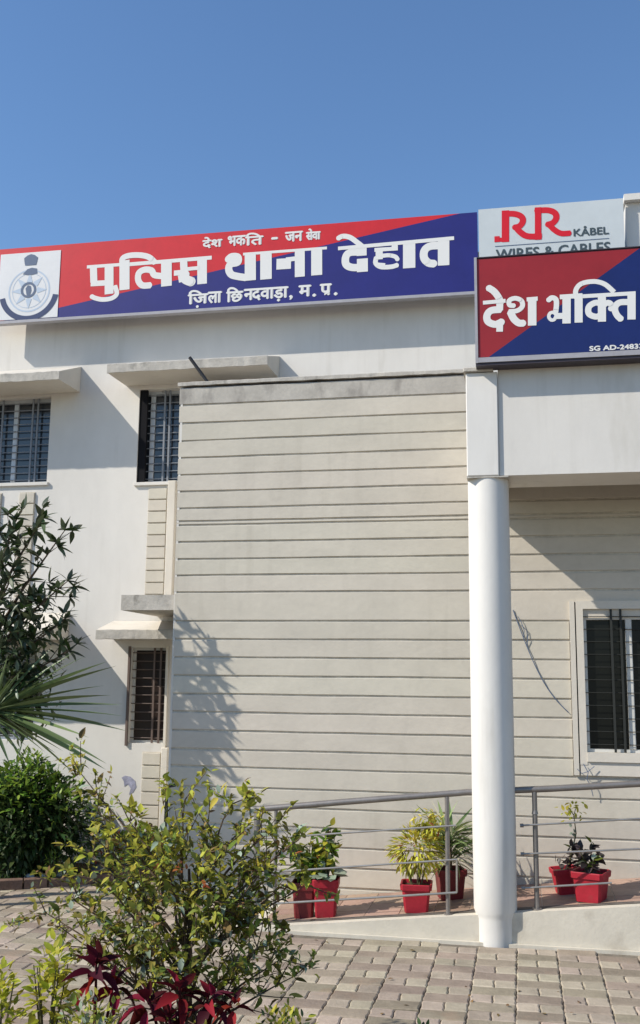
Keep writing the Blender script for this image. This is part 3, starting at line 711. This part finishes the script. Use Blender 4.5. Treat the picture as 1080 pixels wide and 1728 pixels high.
def bar(x0, z0, x1, z1, r_=.0085, y=9.165):
    b = MB(); b.tube([(x0, y, z0), (x1, y, z1)], r_, 8); o = b.build('rail_bar', M['railbar'], rl)
    smooth_by_angle(o)
    return o
bar(-2.36, .77, -.593, .952); bar(-2.36, .475, -.585, .668); bar(-2.36, .205, -.593, .394, .010)
b = MB(); b.tube([(-.593, 9.165, .394), (-.590, 9.165, .668)], .0085, 8); b.build('end_bar', M['railbar'], rl)
for (x0, z0, x1, z1) in ((-.034, .972, 1.6, 1.125), (-.034, .736, 1.6, .875), (-.034, .457, .70, .535)):
    o = bar(x0, z0, x1, z1)
    b = MB(); b.tube([(x0-.012, 9.165, z0-.001), (x0+.018, 9.165, z0+.001)], .016, 8); b.build('bar_end_cap', M['rail'], rl)

# ------------------------------------------------------------ foliage tools
def leaf_verts(L_=1, W_=.4, bend=.25, n=3, fold=.12, tip=True):
    vs = [(0, 0, 0)]; fs = []
    for i in range(1, n+1):
        t = i/(n+1); wd = W_*.5*math.sin(math.pi*(t**.8)); z = -bend*t*t
        vs += [(t*L_, -wd, z+fold*wd), (t*L_, 0, z), (t*L_, wd, z+fold*wd)]
    vs.append((L_, 0, -bend)); k = len(vs)-1
    fs += [(0, 1, 2), (0, 2, 3)]
    for i in range(n-1):
        a = 1+3*i; fs += [(a, a+3, a+4, a+1), (a+1, a+4, a+5, a+2)]
    a = 1+3*(n-1); fs += [(a, k, a+1), (a+1, k, a+2)]
    return vs, fs
def orient(pos, d, scale, roll=None, rr=random):
    d = Vector(d).normalized(); x = d
    zz = Vector((0, 0, 1)) + Vector((rr.uniform(-.6, .6), rr.uniform(-.6, .6), 0))
    y = zz.cross(x)
    if y.length < 1e-3: y = Vector((0, 1, 0))
    y.normalize(); z = x.cross(y)
    mt = Matrix((x, y, z)).transposed().to_4x4()
    if roll: mt = mt @ Matrix.Rotation(roll, 4, 'X')
    s_ = scale if isinstance(scale, (tuple, list)) else (scale,)*3
    mt = mt @ Matrix.Diagonal((*s_, 1)); mt.translation = Vector(pos)
    return mt
class Plant:
    """collects leaves; the nearest n_parts become objects of their own sharing meshes, the rest one mesh"""
    def __init__(s, root, shapes, mats): s.root = root; s.shapes = shapes; s.mats = mats; s.L = []
    def leaf(s, mt, shape=0, mi=0): s.L.append((mt, shape, mi))
    def finish(s, n_parts=0, part='leaf', rest='foliage'):
        L = sorted(s.L, key=lambda q: (q[0].translation-EYE).length)
        if len(L) <= n_parts + 5: n_parts = len(L)
        cache = {}
        for mt, sh, mi in L[:n_parts]:
            if (sh, mi) not in cache:
                me = bpy.data.meshes.new(part); vs, fs = s.shapes[sh]; me.from_pydata(vs, [], fs); me.materials.append(s.mats[mi])
                me.polygons.foreach_set('use_smooth', [True]*len(fs)); cache[(sh, mi)] = me
            o = bpy.data.objects.new(part, cache[(sh, mi)]); sc.collection.objects.link(o); o.parent = s.root
            o.matrix_parent_inverse = Matrix.Translation(-LOC[s.root.name]); o.matrix_basis = mt
        if L[n_parts:]:
            b = MB()
            for mt, sh, mi in L[n_parts:]:
                vs, fs = s.shapes[sh]; b.add([mt @ Vector(v) for v in vs], fs, mi)
            o = b.build(rest, s.mats, s.root, smooth=True); o['kind'] = 'stuff'
def rdir(rr, up_=.0):
    while True:
        v = Vector((rr.uniform(-1, 1), rr.uniform(-1, 1), rr.uniform(-1, 1)))
        if .1 < v.length < 1: v.normalize(); v.z += up_; return v.normalized()

# ------------------------------------------------------------ potted plants
def square_pot(root, cx, cy, z, w_, h_, m, rot=0, tilt=0):
    b = MB(); n = 8
    def ring(half, zz, ch=.18):
        c = half*ch; q = [(-half+c, -half), (half-c, -half), (half, -half+c), (half, half-c), (half-c, half), (-half+c, half), (-half, half-c), (-half, -half+c)]
        return [(x, y, zz) for x, y in q]
    t, bt = w_/2, w_/2*.74
    rings = [ring(bt, 0), ring(bt*1.02, .012), ring(t*.90, h_*.78), ring(t*1.0, h_*.79), ring(t*1.03, h_*.97), ring(t*.99, h_), ring(t*.90, h_*.985), ring(t*.86, h_*.86)]
    vs = [v for r_ in rings for v in r_]; fs = [(i*8+j, i*8+(j+1) % 8, (i+1)*8+(j+1) % 8, (i+1)*8+j) for i in range(7) for j in range(8)] + [tuple(range(8))[::-1]]
    b.add(vs, fs); mt = Matrix.Translation((cx, cy, z)) @ Matrix.Rotation(tilt, 4, 'Y') @ Matrix.Rotation(rot, 4, 'Z')
    b.v = [tuple(mt @ Vector(v)) for v in b.v]
    p = b.build('pot', m, root)
    b = MB(); b.add([mt @ Vector((x, y, h_*.87)) for x, y, _ in ring(t*.87, 0)], [tuple(range(8))]); b.build('soil', M['soil'], root)
    return p
G = 'potted plants along the entrance ramp'
oval = leaf_verts(1, .5, .2); narrow = leaf_verts(1, .28, .3); strap = leaf_verts(1, .09, .75, 5, .3); broad = leaf_verts(1, .62, .25)
# A: golden bushy plant
rr = random.Random(11)
cx, cy = -.965, 9.40; z0 = rz(cx)+.004
A = thing('potted_plant', 'red pot with bushy golden yellow plant left of the column', 'potted plant', (cx, cy, z0), G)
square_pot(A, cx, cy, z0, .275, .245, M['pot'], .06)
b = MB()
for i in range(11):
    a = rr.uniform(0, 6.28); x, y = cx+math.cos(a)*.04, cy+math.sin(a)*.04
    b.tube([(x, y, z0+.2), (x+math.cos(a)*.05, y+math.sin(a)*.04, z0+.36), (x+math.cos(a)*.11, y+math.sin(a)*.08, z0+.55)], [.008, .006, .003], 5)
b.build('stem', M['twig'], A)
P = Plant(A, [narrow, oval], [M['goldleaf'], M['shrubnew'], M['orangeleaf']])
for i in range(900):
    d = rdir(rr, .2); r_ = rr.uniform(.35, 1)**.6
    p = Vector((cx+.0+d.x*.23*r_, cy+d.y*.16*r_, z0+.50+d.z*.20*r_))
    if rr.random() < .28: p = Vector((cx+.12+rr.gauss(0, .06), cy+rr.gauss(0, .05), z0+.72+rr.gauss(0, .075)))
    P.leaf(orient(p, d+Vector((0, 0, -.25)), rr.uniform(.05, .085), rr=rr), 0, 0 if rr.random() < .62 else (1 if rr.random() < .92 else 2))
P.finish(0)
# B: spider plant in a dark pot behind
cx, cy = -.70, 9.86; z0 = rz(cx)+.004
B = thing('potted_plant', 'dark red pot with arching strap leaves behind the golden plant', 'potted plant', (cx, cy, z0), G)
square_pot(B, cx, cy, z0, .27, .27, M['potdark'], .3)
b = MB(); b.tube([(cx, cy, z0+.2), (cx+.01, cy, z0+.4), (cx, cy, z0+.52)], [.02, .016, .012], 6); b.build('stem', M['bark'], B)
P = Plant(B, [strap], [M['strapleaf'], M['strappale']])
for i in range(150):
    a = rr.uniform(0, 6.28); e = rr.uniform(.1, 1.2); d = Vector((math.cos(a)*math.cos(e), math.sin(a)*math.cos(e)*.5, math.sin(e)))
    P.leaf(orient((cx+rr.uniform(-.02, .02), cy+rr.uniform(-.02, .02), z0+rr.uniform(.30, .56)), d, rr.uniform(.24, .40), rr=rr), 0, 0 if rr.random() < .8 else 1)
P.finish(150)
# C1, C2: pair at left
for (cx, cy, wd, hh, mm, lab) in ((-1.99, 9.42, .22, .31, 'potdark', 'dark red pot with drooping greenery behind the front shrub, leftmost pot'),
                                  (-1.785, 9.40, .235, .33, 'pot', 'bright red pot with green and yellow leaves beside the leftmost darker pot')):
    z0 = rz(cx)+.004
    C = thing('potted_plant', lab, 'potted plant', (cx, cy, z0), G)
    square_pot(C, cx, cy, z0, wd, hh, M[mm], .1)
    P = Plant(C, [broad, oval, leaf_verts(1, .75, .15)], [M['crotonleaf'], M['shrubpale'], M['yellowleaf'], M['orangeleaf']])
    b = MB()
    for i in range(7):
        a = i*.9+.3; tip = Vector((cx+math.cos(a)*.12, cy+math.sin(a)*.08, z0+hh+rr.uniform(.18, .40)))
        if mm == 'pot' and i in (0, 1): tip = Vector((cx+.04+i*.04, cy, z0+hh+.44-.05*i))
        b.tube([(cx, cy, z0+hh-.06), ((cx+tip.x)/2, (cy+tip.y)/2, z0+hh+.15), tip], [.008, .006, .003], 5)
        for k in range(26):
            t = rr.uniform(.25, 1.05); p = Vector((cx, cy, z0+hh-.04)).lerp(tip, t); d = rdir(rr, .1)
            P.leaf(orient(p, d, rr.uniform(.07, .12), rr=rr), 0, 0 if rr.random() < .6 else (2 if rr.random() < .6 else 3 if rr.random() < .15 else 1))
    for k in range(16):
        a = rr.uniform(0, 6.28); P.leaf(orient((cx+math.cos(a)*.08, cy+math.sin(a)*.08, z0+hh+rr.uniform(0, .06)), (math.cos(a), math.sin(a), .1), rr.uniform(.10, .15), rr=rr), 2, 1)
    b.build('stem', M['twig'], C); P.finish(0)
# D: front right pot
cx, cy = .545, 9.42; z0 = rz(cx)+.004
D = thing('potted_plant', 'largest red pot right of the column with low dark leaves', 'potted plant', (cx, cy, z0), G)
square_pot(D, cx, cy, z0, .285, .25, M['pot'], -.35)
P = Plant(D, [broad, oval], [M['darkleaf'], M['crotonleaf'], M['shrubpale']])
b = MB()
for i in range(6):
    a = i*1.05; tip = Vector((cx-.04+math.cos(a)*.12, cy+math.sin(a)*.10, z0+.25+rr.uniform(.08, .24)))
    b.tube([(cx, cy, z0+.2), tip], [.007, .004], 5)
    for k in range(15):
        p = Vector((cx, cy, z0+.22)).lerp(tip, rr.uniform(.3, 1.1)); P.leaf(orient(p, rdir(rr, .15), rr.uniform(.06, .10), rr=rr), 0, 0 if rr.random() < .72 else (1 if rr.random() < .6 else 2))
b.build('stem', M['twig'], D); P.finish(0)
# E: back right pot
cx, cy = .36, 9.80; z0 = rz(cx)+.004
E = thing('potted_plant', 'tilted red pot with tall thin stem of pale leaves, behind the largest pot', 'potted plant', (cx, cy, z0), G)
square_pot(E, cx, cy, z0, .24, .22, M['pot'], .2, -.10)
P = Plant(E, [oval, broad], [M['shrubnew'], M['darkleaf'], M['shrubpale']])
b = MB(); st = [(cx, cy, z0+.18), (cx+.05, cy, z0+.36), (cx+.09, cy, z0+.52), (cx+.075, cy, z0+.68), (cx+.10, cy, z0+.76)]
b.tube(st, [.008, .007, .006, .004, .003], 5); b.tube([st[3], (cx+.03, cy, z0+.74)], .004, 5); b.build('stem', M['twig'], E)
for k in range(46):
    P.leaf(orient((cx+.07+rr.gauss(0, .055), cy+rr.gauss(0, .04), z0+.73+rr.gauss(0, .05)), rdir(rr, .2), rr.uniform(.04, .065), rr=rr), 0, 0)
for k in range(14):
    P.leaf(orient((cx+.07+rr.gauss(0, .03), cy, z0+.50+rr.gauss(0, .06)), rdir(rr, .2), rr.uniform(.04, .06), rr=rr), 0, 2)
for k in range(42):
    P.leaf(orient((cx+.05+rr.gauss(0, .07), cy+rr.gauss(0, .05), z0+.27+rr.gauss(0, .04)), rdir(rr, .25), rr.uniform(.06, .09), rr=rr), 1, 1)
P.finish(0)

# ------------------------------------------------------------ trees and garden plants
def branch(b, p0, d, ln, r_, rr, depth, tips, spread=.6, up_=.15, seg=4, every=None):
    pts = [Vector(p0)]; d = Vector(d).normalized(); rad = [r_]
    for i in range(seg):
        d = (d + rdir(rr)*.16 + Vector((0, 0, up_*.3))).normalized(); pts.append(pts[-1]+d*ln/seg); rad.append(r_*(1-.55*(i+1)/seg))
        tips.append((pts[-1].copy(), d.copy(), depth))
    b.tube(pts, rad, 5 if depth < 2 else 7, cap=False)
    if depth > 0:
        for i in range(3 if depth > 1 else 3):
            j = rr.randint(1, seg); nd = (d + rdir(rr)*spread*1.3 + Vector((0, 0, up_))).normalized()
            branch(b, pts[j], nd, ln*rr.uniform(.55, .8), rad[j]*.7, rr, depth-1, tips, spread, up_, seg)
# left tree: branches reaching into the frame from a trunk standing left of it
rr = random.Random(21)
T = thing('garden_tree', 'small tree with long dark leaves reaching in over the left edge', 'tree', (-5.55, 9.65, 0))
b = MB(); b.tube([(-5.55, 9.65, 0), (-5.57, 9.66, .8), (-5.50, 9.64, 1.6), (-5.45, 9.62, 2.3), (-5.4, 9.6, 3.0)], [.085, .07, .06, .045, .03], 9, cap=False)
tips = []
for (p, tip) in (((-5.45, 9.62, 2.4), (-4.58, 9.55, 3.68)), ((-5.4, 9.6, 2.8), (-4.80, 9.5, 3.80)), ((-5.45, 9.62, 2.3), (-4.52, 9.55, 3.16)), ((-5.45, 9.62, 2.0), (-4.56, 9.62, 2.78)),
                 ((-5.5, 9.62, 1.8), (-4.54, 9.7, 2.46)), ((-5.5, 9.62, 1.7), (-4.85, 9.7, 2.0)), ((-5.4, 9.6, 2.9), (-5.1, 9.5, 3.80)), ((-5.45, 9.62, 2.5), (-5.0, 9.35, 3.25)), ((-5.4, 9.6, 2.6), (-4.95, 9.8, 3.0)),
                 ((-5.45, 9.6, 2.2), (-4.95, 9.45, 2.65)), ((-5.4, 9.6, 2.4), (-5.9, 9.5, 3.6)), ((-5.4, 9.6, 2.9), (-5.6, 9.7, 3.9)), ((-5.45, 9.6, 2.1), (-6.2, 9.4, 2.8)), ((-5.5, 9.6, 1.9), (-4.9, 9.5, 2.25)), ((-5.5, 9.6, 1.9), (-5.1, 9.75, 1.75))):
    p, tip = Vector(p), Vector(tip); mid = p.lerp(tip, .5)+Vector((0, 0, .06)); b.tube([p, mid, tip], [.022, .014, .005], 5, cap=False)
    L_ = (tip-p).length
    for k in range(3, 10):
        q = p.lerp(tip, k/9)+Vector((0, 0, .06*math.sin(math.pi*k/9))); tips.append((q, (tip-p).normalized(), k == 9))
        if k < 9:
            sd = ((tip-p).normalized()+rdir(rr)*.9).normalized(); e = q+sd*rr.uniform(.10, .24)
            b.tube([q, e], [.006, .003], 4, cap=False); tips.append((e, sd, True))
b.build('branches', M['bark'], T)
lf = leaf_verts(1, .27, .12, 3, .25)
P = Plant(T, [lf, leaf_verts(1, .34, .3, 3, .2)], [M['treeleaf'], M['bushleaf']])
for (p, d, end) in tips:
    for k in range(7 if end else 5):
        dd = (d*.7+rdir(rr, .05)).normalized(); P.leaf(orient(p-dd*.01, dd, rr.uniform(.12, .20), rr=rr), rr.randint(0, 1), 0 if rr.random() < .8 else 1)
# denser mass low and left
for k in range(1100):
    u = rr.random(); p = Vector((-5.25+rr.gauss(0, .27), 9.7+rr.gauss(0, .22), 1.75+1.15*u**.9+rr.gauss(0, .12)))
    if p.x > -4.75: p.x = -4.75-rr.random()*.2
    P.leaf(orient(p, rdir(rr, .0), rr.uniform(.09, .16), rr=rr), rr.randint(0, 1), 0 if rr.random() < .7 else 1)
P.finish(300)
T.location = T.location + Vector((.03, -.07, -.01))

# yucca
rr = random.Random(5)
YU = thing('yucca_plant', 'spiky plant with long sword leaves fanning in from the left edge', 'plant', (-5.22, 9.35, 0))
b = MB(); b.tube([(-5.22, 9.35, 0), (-5.24, 9.35, .9), (-5.20, 9.35, 1.78)], [.06, .055, .06], 9); b.build('trunk', M['bark'], YU)
sword = leaf_verts(1, .062, .07, 6, .5)
P = Plant(YU, [sword], [M['yucca']])
for (a, l_) in ((22, 1.02), (26, .92), (10, 1.05), (6, 1.0), (2, 1.06), (-4, 1.08), (-2, 1.0), (-17, 1.04), (-22, .98), (34, .78), (40, .7), (16, .85), (-28, .9), (52, .6), (-10, .8), (28, .7)):
    yy = rr.uniform(-.35, .2); d = Vector((math.cos(R(a)), yy*.6, math.sin(R(a)))).normalized()
    P.leaf(orient((-5.08, 9.35, 1.86+a*.0012), d, (l_*1.27, l_*1.15, l_*1.1), rr=rr), 0, 0)
for k in range(40):
    a = rr.uniform(-60, 160); e = rr.uniform(-1, 1); d = Vector((math.cos(R(a))*math.cos(e), math.sin(e), math.sin(R(a))*.9+.1)).normalized()
    P.leaf(orient((-5.2, 9.35, 1.82), d, (rr.uniform(.5, .85),)*3, rr=rr), 0, 0)
P.finish(300)

# dark bush at left under the yucca
rr = random.Random(9)
BU = thing('round_bush', 'dark rounded bush with bright green top beside the white wall', 'bush', (-5.3, 10.75, 0))
b = MB()
for i in range(14):
    a = rr.uniform(0, 6.28); tip = Vector((-5.3+math.cos(a)*.5, 10.75+math.sin(a)*.35, rr.uniform(.5, 1.15)))
    b.tube([(-5.3+rr.uniform(-.1, .1), 10.75, .03), (-5.3+math.cos(a)*.2, 10.75+math.sin(a)*.15, .45), tip], [.02, .014, .006], 5, cap=False)
b.build('stems', M['bark'], BU)
P = Plant(BU, [leaf_verts(1, .4, .2), narrow], [M['bushleaf'], M['bushnew']])
for i in range(9500):
    d = rdir(rr, .1); r_ = rr.uniform(.35, 1)
    lump = 1+.16*math.sin(d.x*7+1)+.12*math.sin(d.z*9+d.y*5)
    p = Vector((-5.48+d.x*.78*r_*lump, 10.72+d.y*.55*r_*lump, .62+d.z*.63*r_*lump))
    if p.z < .06: continue
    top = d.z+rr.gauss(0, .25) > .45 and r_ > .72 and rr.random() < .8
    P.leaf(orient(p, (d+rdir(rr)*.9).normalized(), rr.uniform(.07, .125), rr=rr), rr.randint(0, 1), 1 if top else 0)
P.finish(0)
# low plants in the bed between bush and block
rr = random.Random(31)
def low_plant(name, lab, x, y, r_, h_, n, mats, sh=0, ls=(.05, .09), cat='plant', z=.05, grp=None, parts=0):
    t = thing(name, lab, cat, (x, y, z), grp)
    b = MB()
    for i in range(7):
        a = i*.9+rr.random(); b.tube([(x, y, z-.01), (x+math.cos(a)*r_*.4, y+math.sin(a)*r_*.4, z+h_*.5), (x+math.cos(a)*r_*.7, y+math.sin(a)*r_*.7, z+h_*.85)], [.008, .006, .003], 5, cap=False)
    b.build('stem', M['twig'], t)
    P = Plant(t, [oval, narrow, broad], mats)
    for i in range(n):
        d = rdir(rr, .25); q = rr.uniform(.4, 1)
        p = Vector((x+d.x*r_*q, y+d.y*r_*q, z+h_*.52+d.z*h_*.5*q))
        if p.z < z+.01: p.z = z+.02
        P.leaf(orient(p, (d+rdir(rr)*.8).normalized(), rr.uniform(*ls), rr=rr), sh, min(len(mats)-1, int(rr.random()**1.5*len(mats))))
    P.finish(parts)
    return t
low_plant('flowering_plant', 'reddish low plant at the right foot of the dark bush', -4.55, 10.98, .20, .45, 260, [M['crotonleaf'], M['orangeleaf'], M['shrubpale']])
low_plant('low_plant', 'yellowish low plant against the wall below the ribbed strip', -4.25, 11.1, .22, .50, 300, [M['bushnew'], M['yellowleaf'], M['shrubleaf']])
low_plant('low_plant', 'small green plant at the corner of the cladding block behind the front shrub', -3.75, 10.0, .25, .62, 360, [M['bushleaf'], M['bushnew'], M['shrubnew']], z=0)
low_plant('low_plant', 'narrow green tuft on the garden bed edge under the dark bush', -4.93, 10.45, .10, .28, 90, [M['bushnew'], M['strapleaf']], sh=1)
# grass and weeds
b = MB()
for i in range(900):
    x = rr.uniform(-6.4, -4.0); y = bed_edge(x)+rr.uniform(.0, .9)
    if y > 11.4: continue
    a = rr.uniform(0, 6.28); h_ = rr.uniform(.03, .11); c, s_ = math.cos(a)*.004, math.sin(a)*.004; lx, ly = rr.uniform(-.03, .03), rr.uniform(-.03, .03)
    b.add([(x-c, y-s_, .05), (x+c, y+s_, .05), (x+lx, y+ly, .05+h_)], [(0, 1, 2)])
o = b.build('grass', M['grass']); o['kind'] = 'stuff'; o['label'] = 'thin grass and weeds in the garden bed'

# foreground shrub
rr = random.Random(17)
SX, SYY = -1.90, 5.78
S = thing('front_shrub', 'large leafy foreground shrub with bare lower stems before the paving', 'shrub', (SX, SYY, .03))
b = MB(); b.tube([(SX+.02, SYY, .0), (SX+.03, SYY, .3), (SX+.0, SYY+.02, .62), (SX+.02, SYY, .9), (SX, SYY, 1.15)], [.028, .025, .020, .014, .008], 8, cap=False)
tips = []
def limb(p, tip, r_, subs=6, sag=.03, sub_len=(.10, .24)):
    p, tip = Vector(p), Vector(tip); n = 6; pts = []
    for k in range(n+1): pts.append(p.lerp(tip, k/n)+Vector((rr.gauss(0, .008), rr.gauss(0, .008), sag*math.sin(math.pi*k/n))))
    b.tube(pts, [r_*(1-.75*k/n) for k in range(n+1)], 5, cap=False); d = (tip-p).normalized()
    for k in range(2, n+1): tips.append((pts[k], d, k >= n-1))
    for _ in range(subs):
        k = rr.randint(2, n); sd = (d+rdir(rr, .15)*1.1).normalized(); e = pts[k]+sd*rr.uniform(*sub_len)
        m_ = pts[k].lerp(e, .5)+rdir(rr)*.01; b.tube([pts[k], m_, e], [.004, .003, .0018], 4, cap=False)
        for t in (.35, .6, .8, 1): tips.append((pts[k].lerp(e, t), sd, t == 1))
main = [(-2.60, 5.80, 1.66), (-2.48, 5.75, 1.45), (-2.38, 5.70, 1.28), (-2.55, 5.9, 1.18), (-2.22, 5.65, 1.42), (-2.08, 5.85, 1.50), (-1.93, 5.70, 1.54), (-1.80, 5.85, 1.49),
        (-1.66, 5.75, 1.52), (-1.52, 5.70, 1.44), (-1.38, 5.80, 1.42), (-1.30, 5.78, 1.30), (-1.42, 5.65, 1.20), (-1.55, 5.95, 1.30), (-1.98, 5.55, 1.30), (-1.72, 5.58, 1.28), (-2.15, 5.98, 1.25),
        (-2.78, 5.80, .86), (-2.66, 5.75, .80), (-2.55, 5.7, .98), (-2.40, 5.65, .72), (-2.28, 5.85, .88), (-1.34, 5.75, .70), (-1.30, 5.7, .88), (-1.45, 5.65, .78), (-1.28, 5.82, .60), (-1.62, 5.6, .98),
        (-2.10, 5.6, 1.05), (-1.85, 5.6, 1.10), (-1.50, 5.8, 1.05), (-2.35, 5.6, 1.08), (-1.36, 5.7, 1.06), (-2.2, 5.7, .70), (-1.6, 5.7, .62), (-1.20, 5.75, 1.10), (-2.70, 5.78, 1.02), (-1.24, 5.72, 1.36),
        (-2.05, 5.45, .86), (-1.75, 5.5, .85), (-2.3, 5.5, 1.2), (-1.6, 5.5, 1.15)]
for i, tp in enumerate(main):
    zb = max(.22, min(.95, tp[2]-.45)) ; a = rr.uniform(-.01, .01)
    limb((SX+a, SYY, zb*rr.uniform(.7, 1)), tp, .011, subs=9)
for i in range(12):   # bare stems fanning up from the base
    a = -1.1+2.2*i/11; limb((SX, SYY, .08+.02*i % .2), (SX+math.sin(a)*.48, SYY+rr.uniform(-.15, .15), .62+rr.uniform(-.08, .2)), .009, subs=3)
b.build('branches', M['bark'], S)
P = Plant(S, [leaf_verts(1, .55, .18), leaf_verts(1, .42, .3), leaf_verts(1, .5, .55, 3, .5)], [M['shrubleaf'], M['shrubnew'], M['shrubpale'], M['orangeleaf'], M['brownleaf']])
for (p, d, end) in tips:
    if p.z < .60 and rr.random() < .7: continue
    for k in range(4 if end else 3):
        dd = (d*.5+rdir(rr, .25)).normalized(); hi = p.z > 1.1
        q = rr.random()
        mi = 1 if q < (.48 if hi else .18) else (2 if q < (.54 if hi else .30) else 0)
        if rr.random() < .0015: mi = 3
        if rr.random() < .06: mi = 4
        P.leaf(orient(p+rdir(rr)*rr.uniform(.005, .035), dd, rr.choice((rr.uniform(.022, .045), rr.uniform(.04, .078))), rr=rr), rr.randint(0, 2), mi)
for (x, z) in ((-1.86, 1.22), (-1.72, 1.11)):      # orange new growth
    for k in range(7): P.leaf(orient((x+rr.gauss(0, .015), 5.48+rr.gauss(0, .01), z+rr.gauss(0, .018)), rdir(rr, .5), rr.uniform(.035, .05), rr=rr), 0, 3)
P.finish(300)
S.location = S.location + Vector((0, 0, -.035))

# red-leaved plants
rl_shape = leaf_verts(1, .50, .32, 4, .35)
def red_plant(x, y, lab, whorls, seed):
    rr = random.Random(seed)
    t = thing('red_leaf_plant', lab, 'plant', (x, y, .03), 'dark red leaf plants at the bottom edge')
    b = MB()
    for (wx, wy, wz, n, s) in whorls:
        b.tube([(x, y, .02), ((x+wx)/2, (y+wy)/2, wz*.6), (wx, wy, wz+.02)], [.011, .009, .006], 6)
    b.build('stem', M['redleaf'], t)
    P = Plant(t, [leaf_verts(1, .50, .30, 4, .35), leaf_verts(1, .42, .45, 4, .5)], [M['redleaf'], M['redbright']])
    for (wx, wy, wz, n, s) in whorls:
        a0 = rr.uniform(0, 6.28)
        for k in range(n):
            a = a0+k*2.4; e = R(70-115*k/n+rr.uniform(-12, 12)); l_ = s*rr.uniform(.75, 1.05)*(.65+.35*min(1, k/n*2))
            d = (math.cos(a)*math.cos(e), math.sin(a)*math.cos(e), math.sin(e))
            P.leaf(orient((wx+d[0]*.012, wy+d[1]*.012, wz-.006*k), d, (l_, l_*rr.uniform(.85, 1.05), l_*rr.uniform(.6, 1.5)), roll=rr.uniform(-.3, .3), rr=rr), rr.randint(0, 1), 1 if rr.random() < .34 else 0)
    P.finish(120)
red_plant(-2.24, 5.35, 'taller dark red leaf plant at lower left of the front shrub', [(-2.26, 5.35, .70, 15, .19), (-2.17, 5.40, .60, 10, .16)], 1)
red_plant(-1.76, 5.30, 'wide low dark red leaf plant at the foot of the front shrub stem', [(-1.94, 5.28, .56, 11, .17), (-1.78, 5.32, .62, 13, .17), (-1.62, 5.34, .58, 12, .16), (-1.80, 5.22, .50, 10, .16), (-1.50, 5.36, .55, 8, .13)], 2)
# bright small plants along the bottom edge
low_plant('low_plant', 'bright yellow green sprig left of the taller red leaf plant', -2.54, 5.40, .13, .74, 290, [M['yellowleaf'], M['yellowleaf'], M['shrubnew']], sh=0, ls=(.05, .085), z=.03, parts=290)
low_plant('low_plant', 'yellow sprig at the bottom left corner of the picture', -2.80, 5.35, .10, .62, 180, [M['yellowleaf'], M['shrubnew']], sh=0, ls=(.04, .07), z=.03, parts=180)
low_plant('low_plant', 'green small leaved plant between the two red leaf plants', -2.18, 5.15, .22, .58, 520, [M['shrubleaf'], M['shrubnew'], M['shrubpale']], ls=(.03, .055), z=.03)
low_plant('low_plant', 'rounded green low shrub at the bottom edge right of the red leaf plants', -1.22, 5.35, .23, .50, 620, [M['shrubnew'], M['shrubleaf'], M['bushleaf']], ls=(.03, .055), z=.03)
low_plant('low_plant', 'tiny dark green shoot at the bottom edge before the column', -.53, 5.55, .07, .42, 80, [M['bushleaf'], M['shrubleaf']], ls=(.025, .045), z=.03)
low_plant('low_plant', 'green low growth under the trunk of the front shrub', -1.62, 5.2, .22, .42, 420, [M['shrubleaf'], M['bushleaf'], M['shrubnew']], ls=(.03, .055), z=.03)

# fallen leaves on the paving
rr = random.Random(77); b = MB()
for i in range(170):
    x, y = rr.uniform(-6, 1.3), rr.uniform(6.6, 9.0)
    if x > -1.6 and rr.random() < .6: continue
    mt = orient((x, y, .012+rr.random()*.006), (rr.uniform(-1, 1), rr.uniform(-1, 1), rr.uniform(-.05, .2)), rr.uniform(.025, .05), rr=rr)
    vs, fs = oval; b.add([mt @ Vector(v) for v in vs], fs)
o = b.build('fallen_leaves', M['brownleaf']); o['kind'] = 'stuff'; o['label'] = 'small dry leaves scattered on the paving'
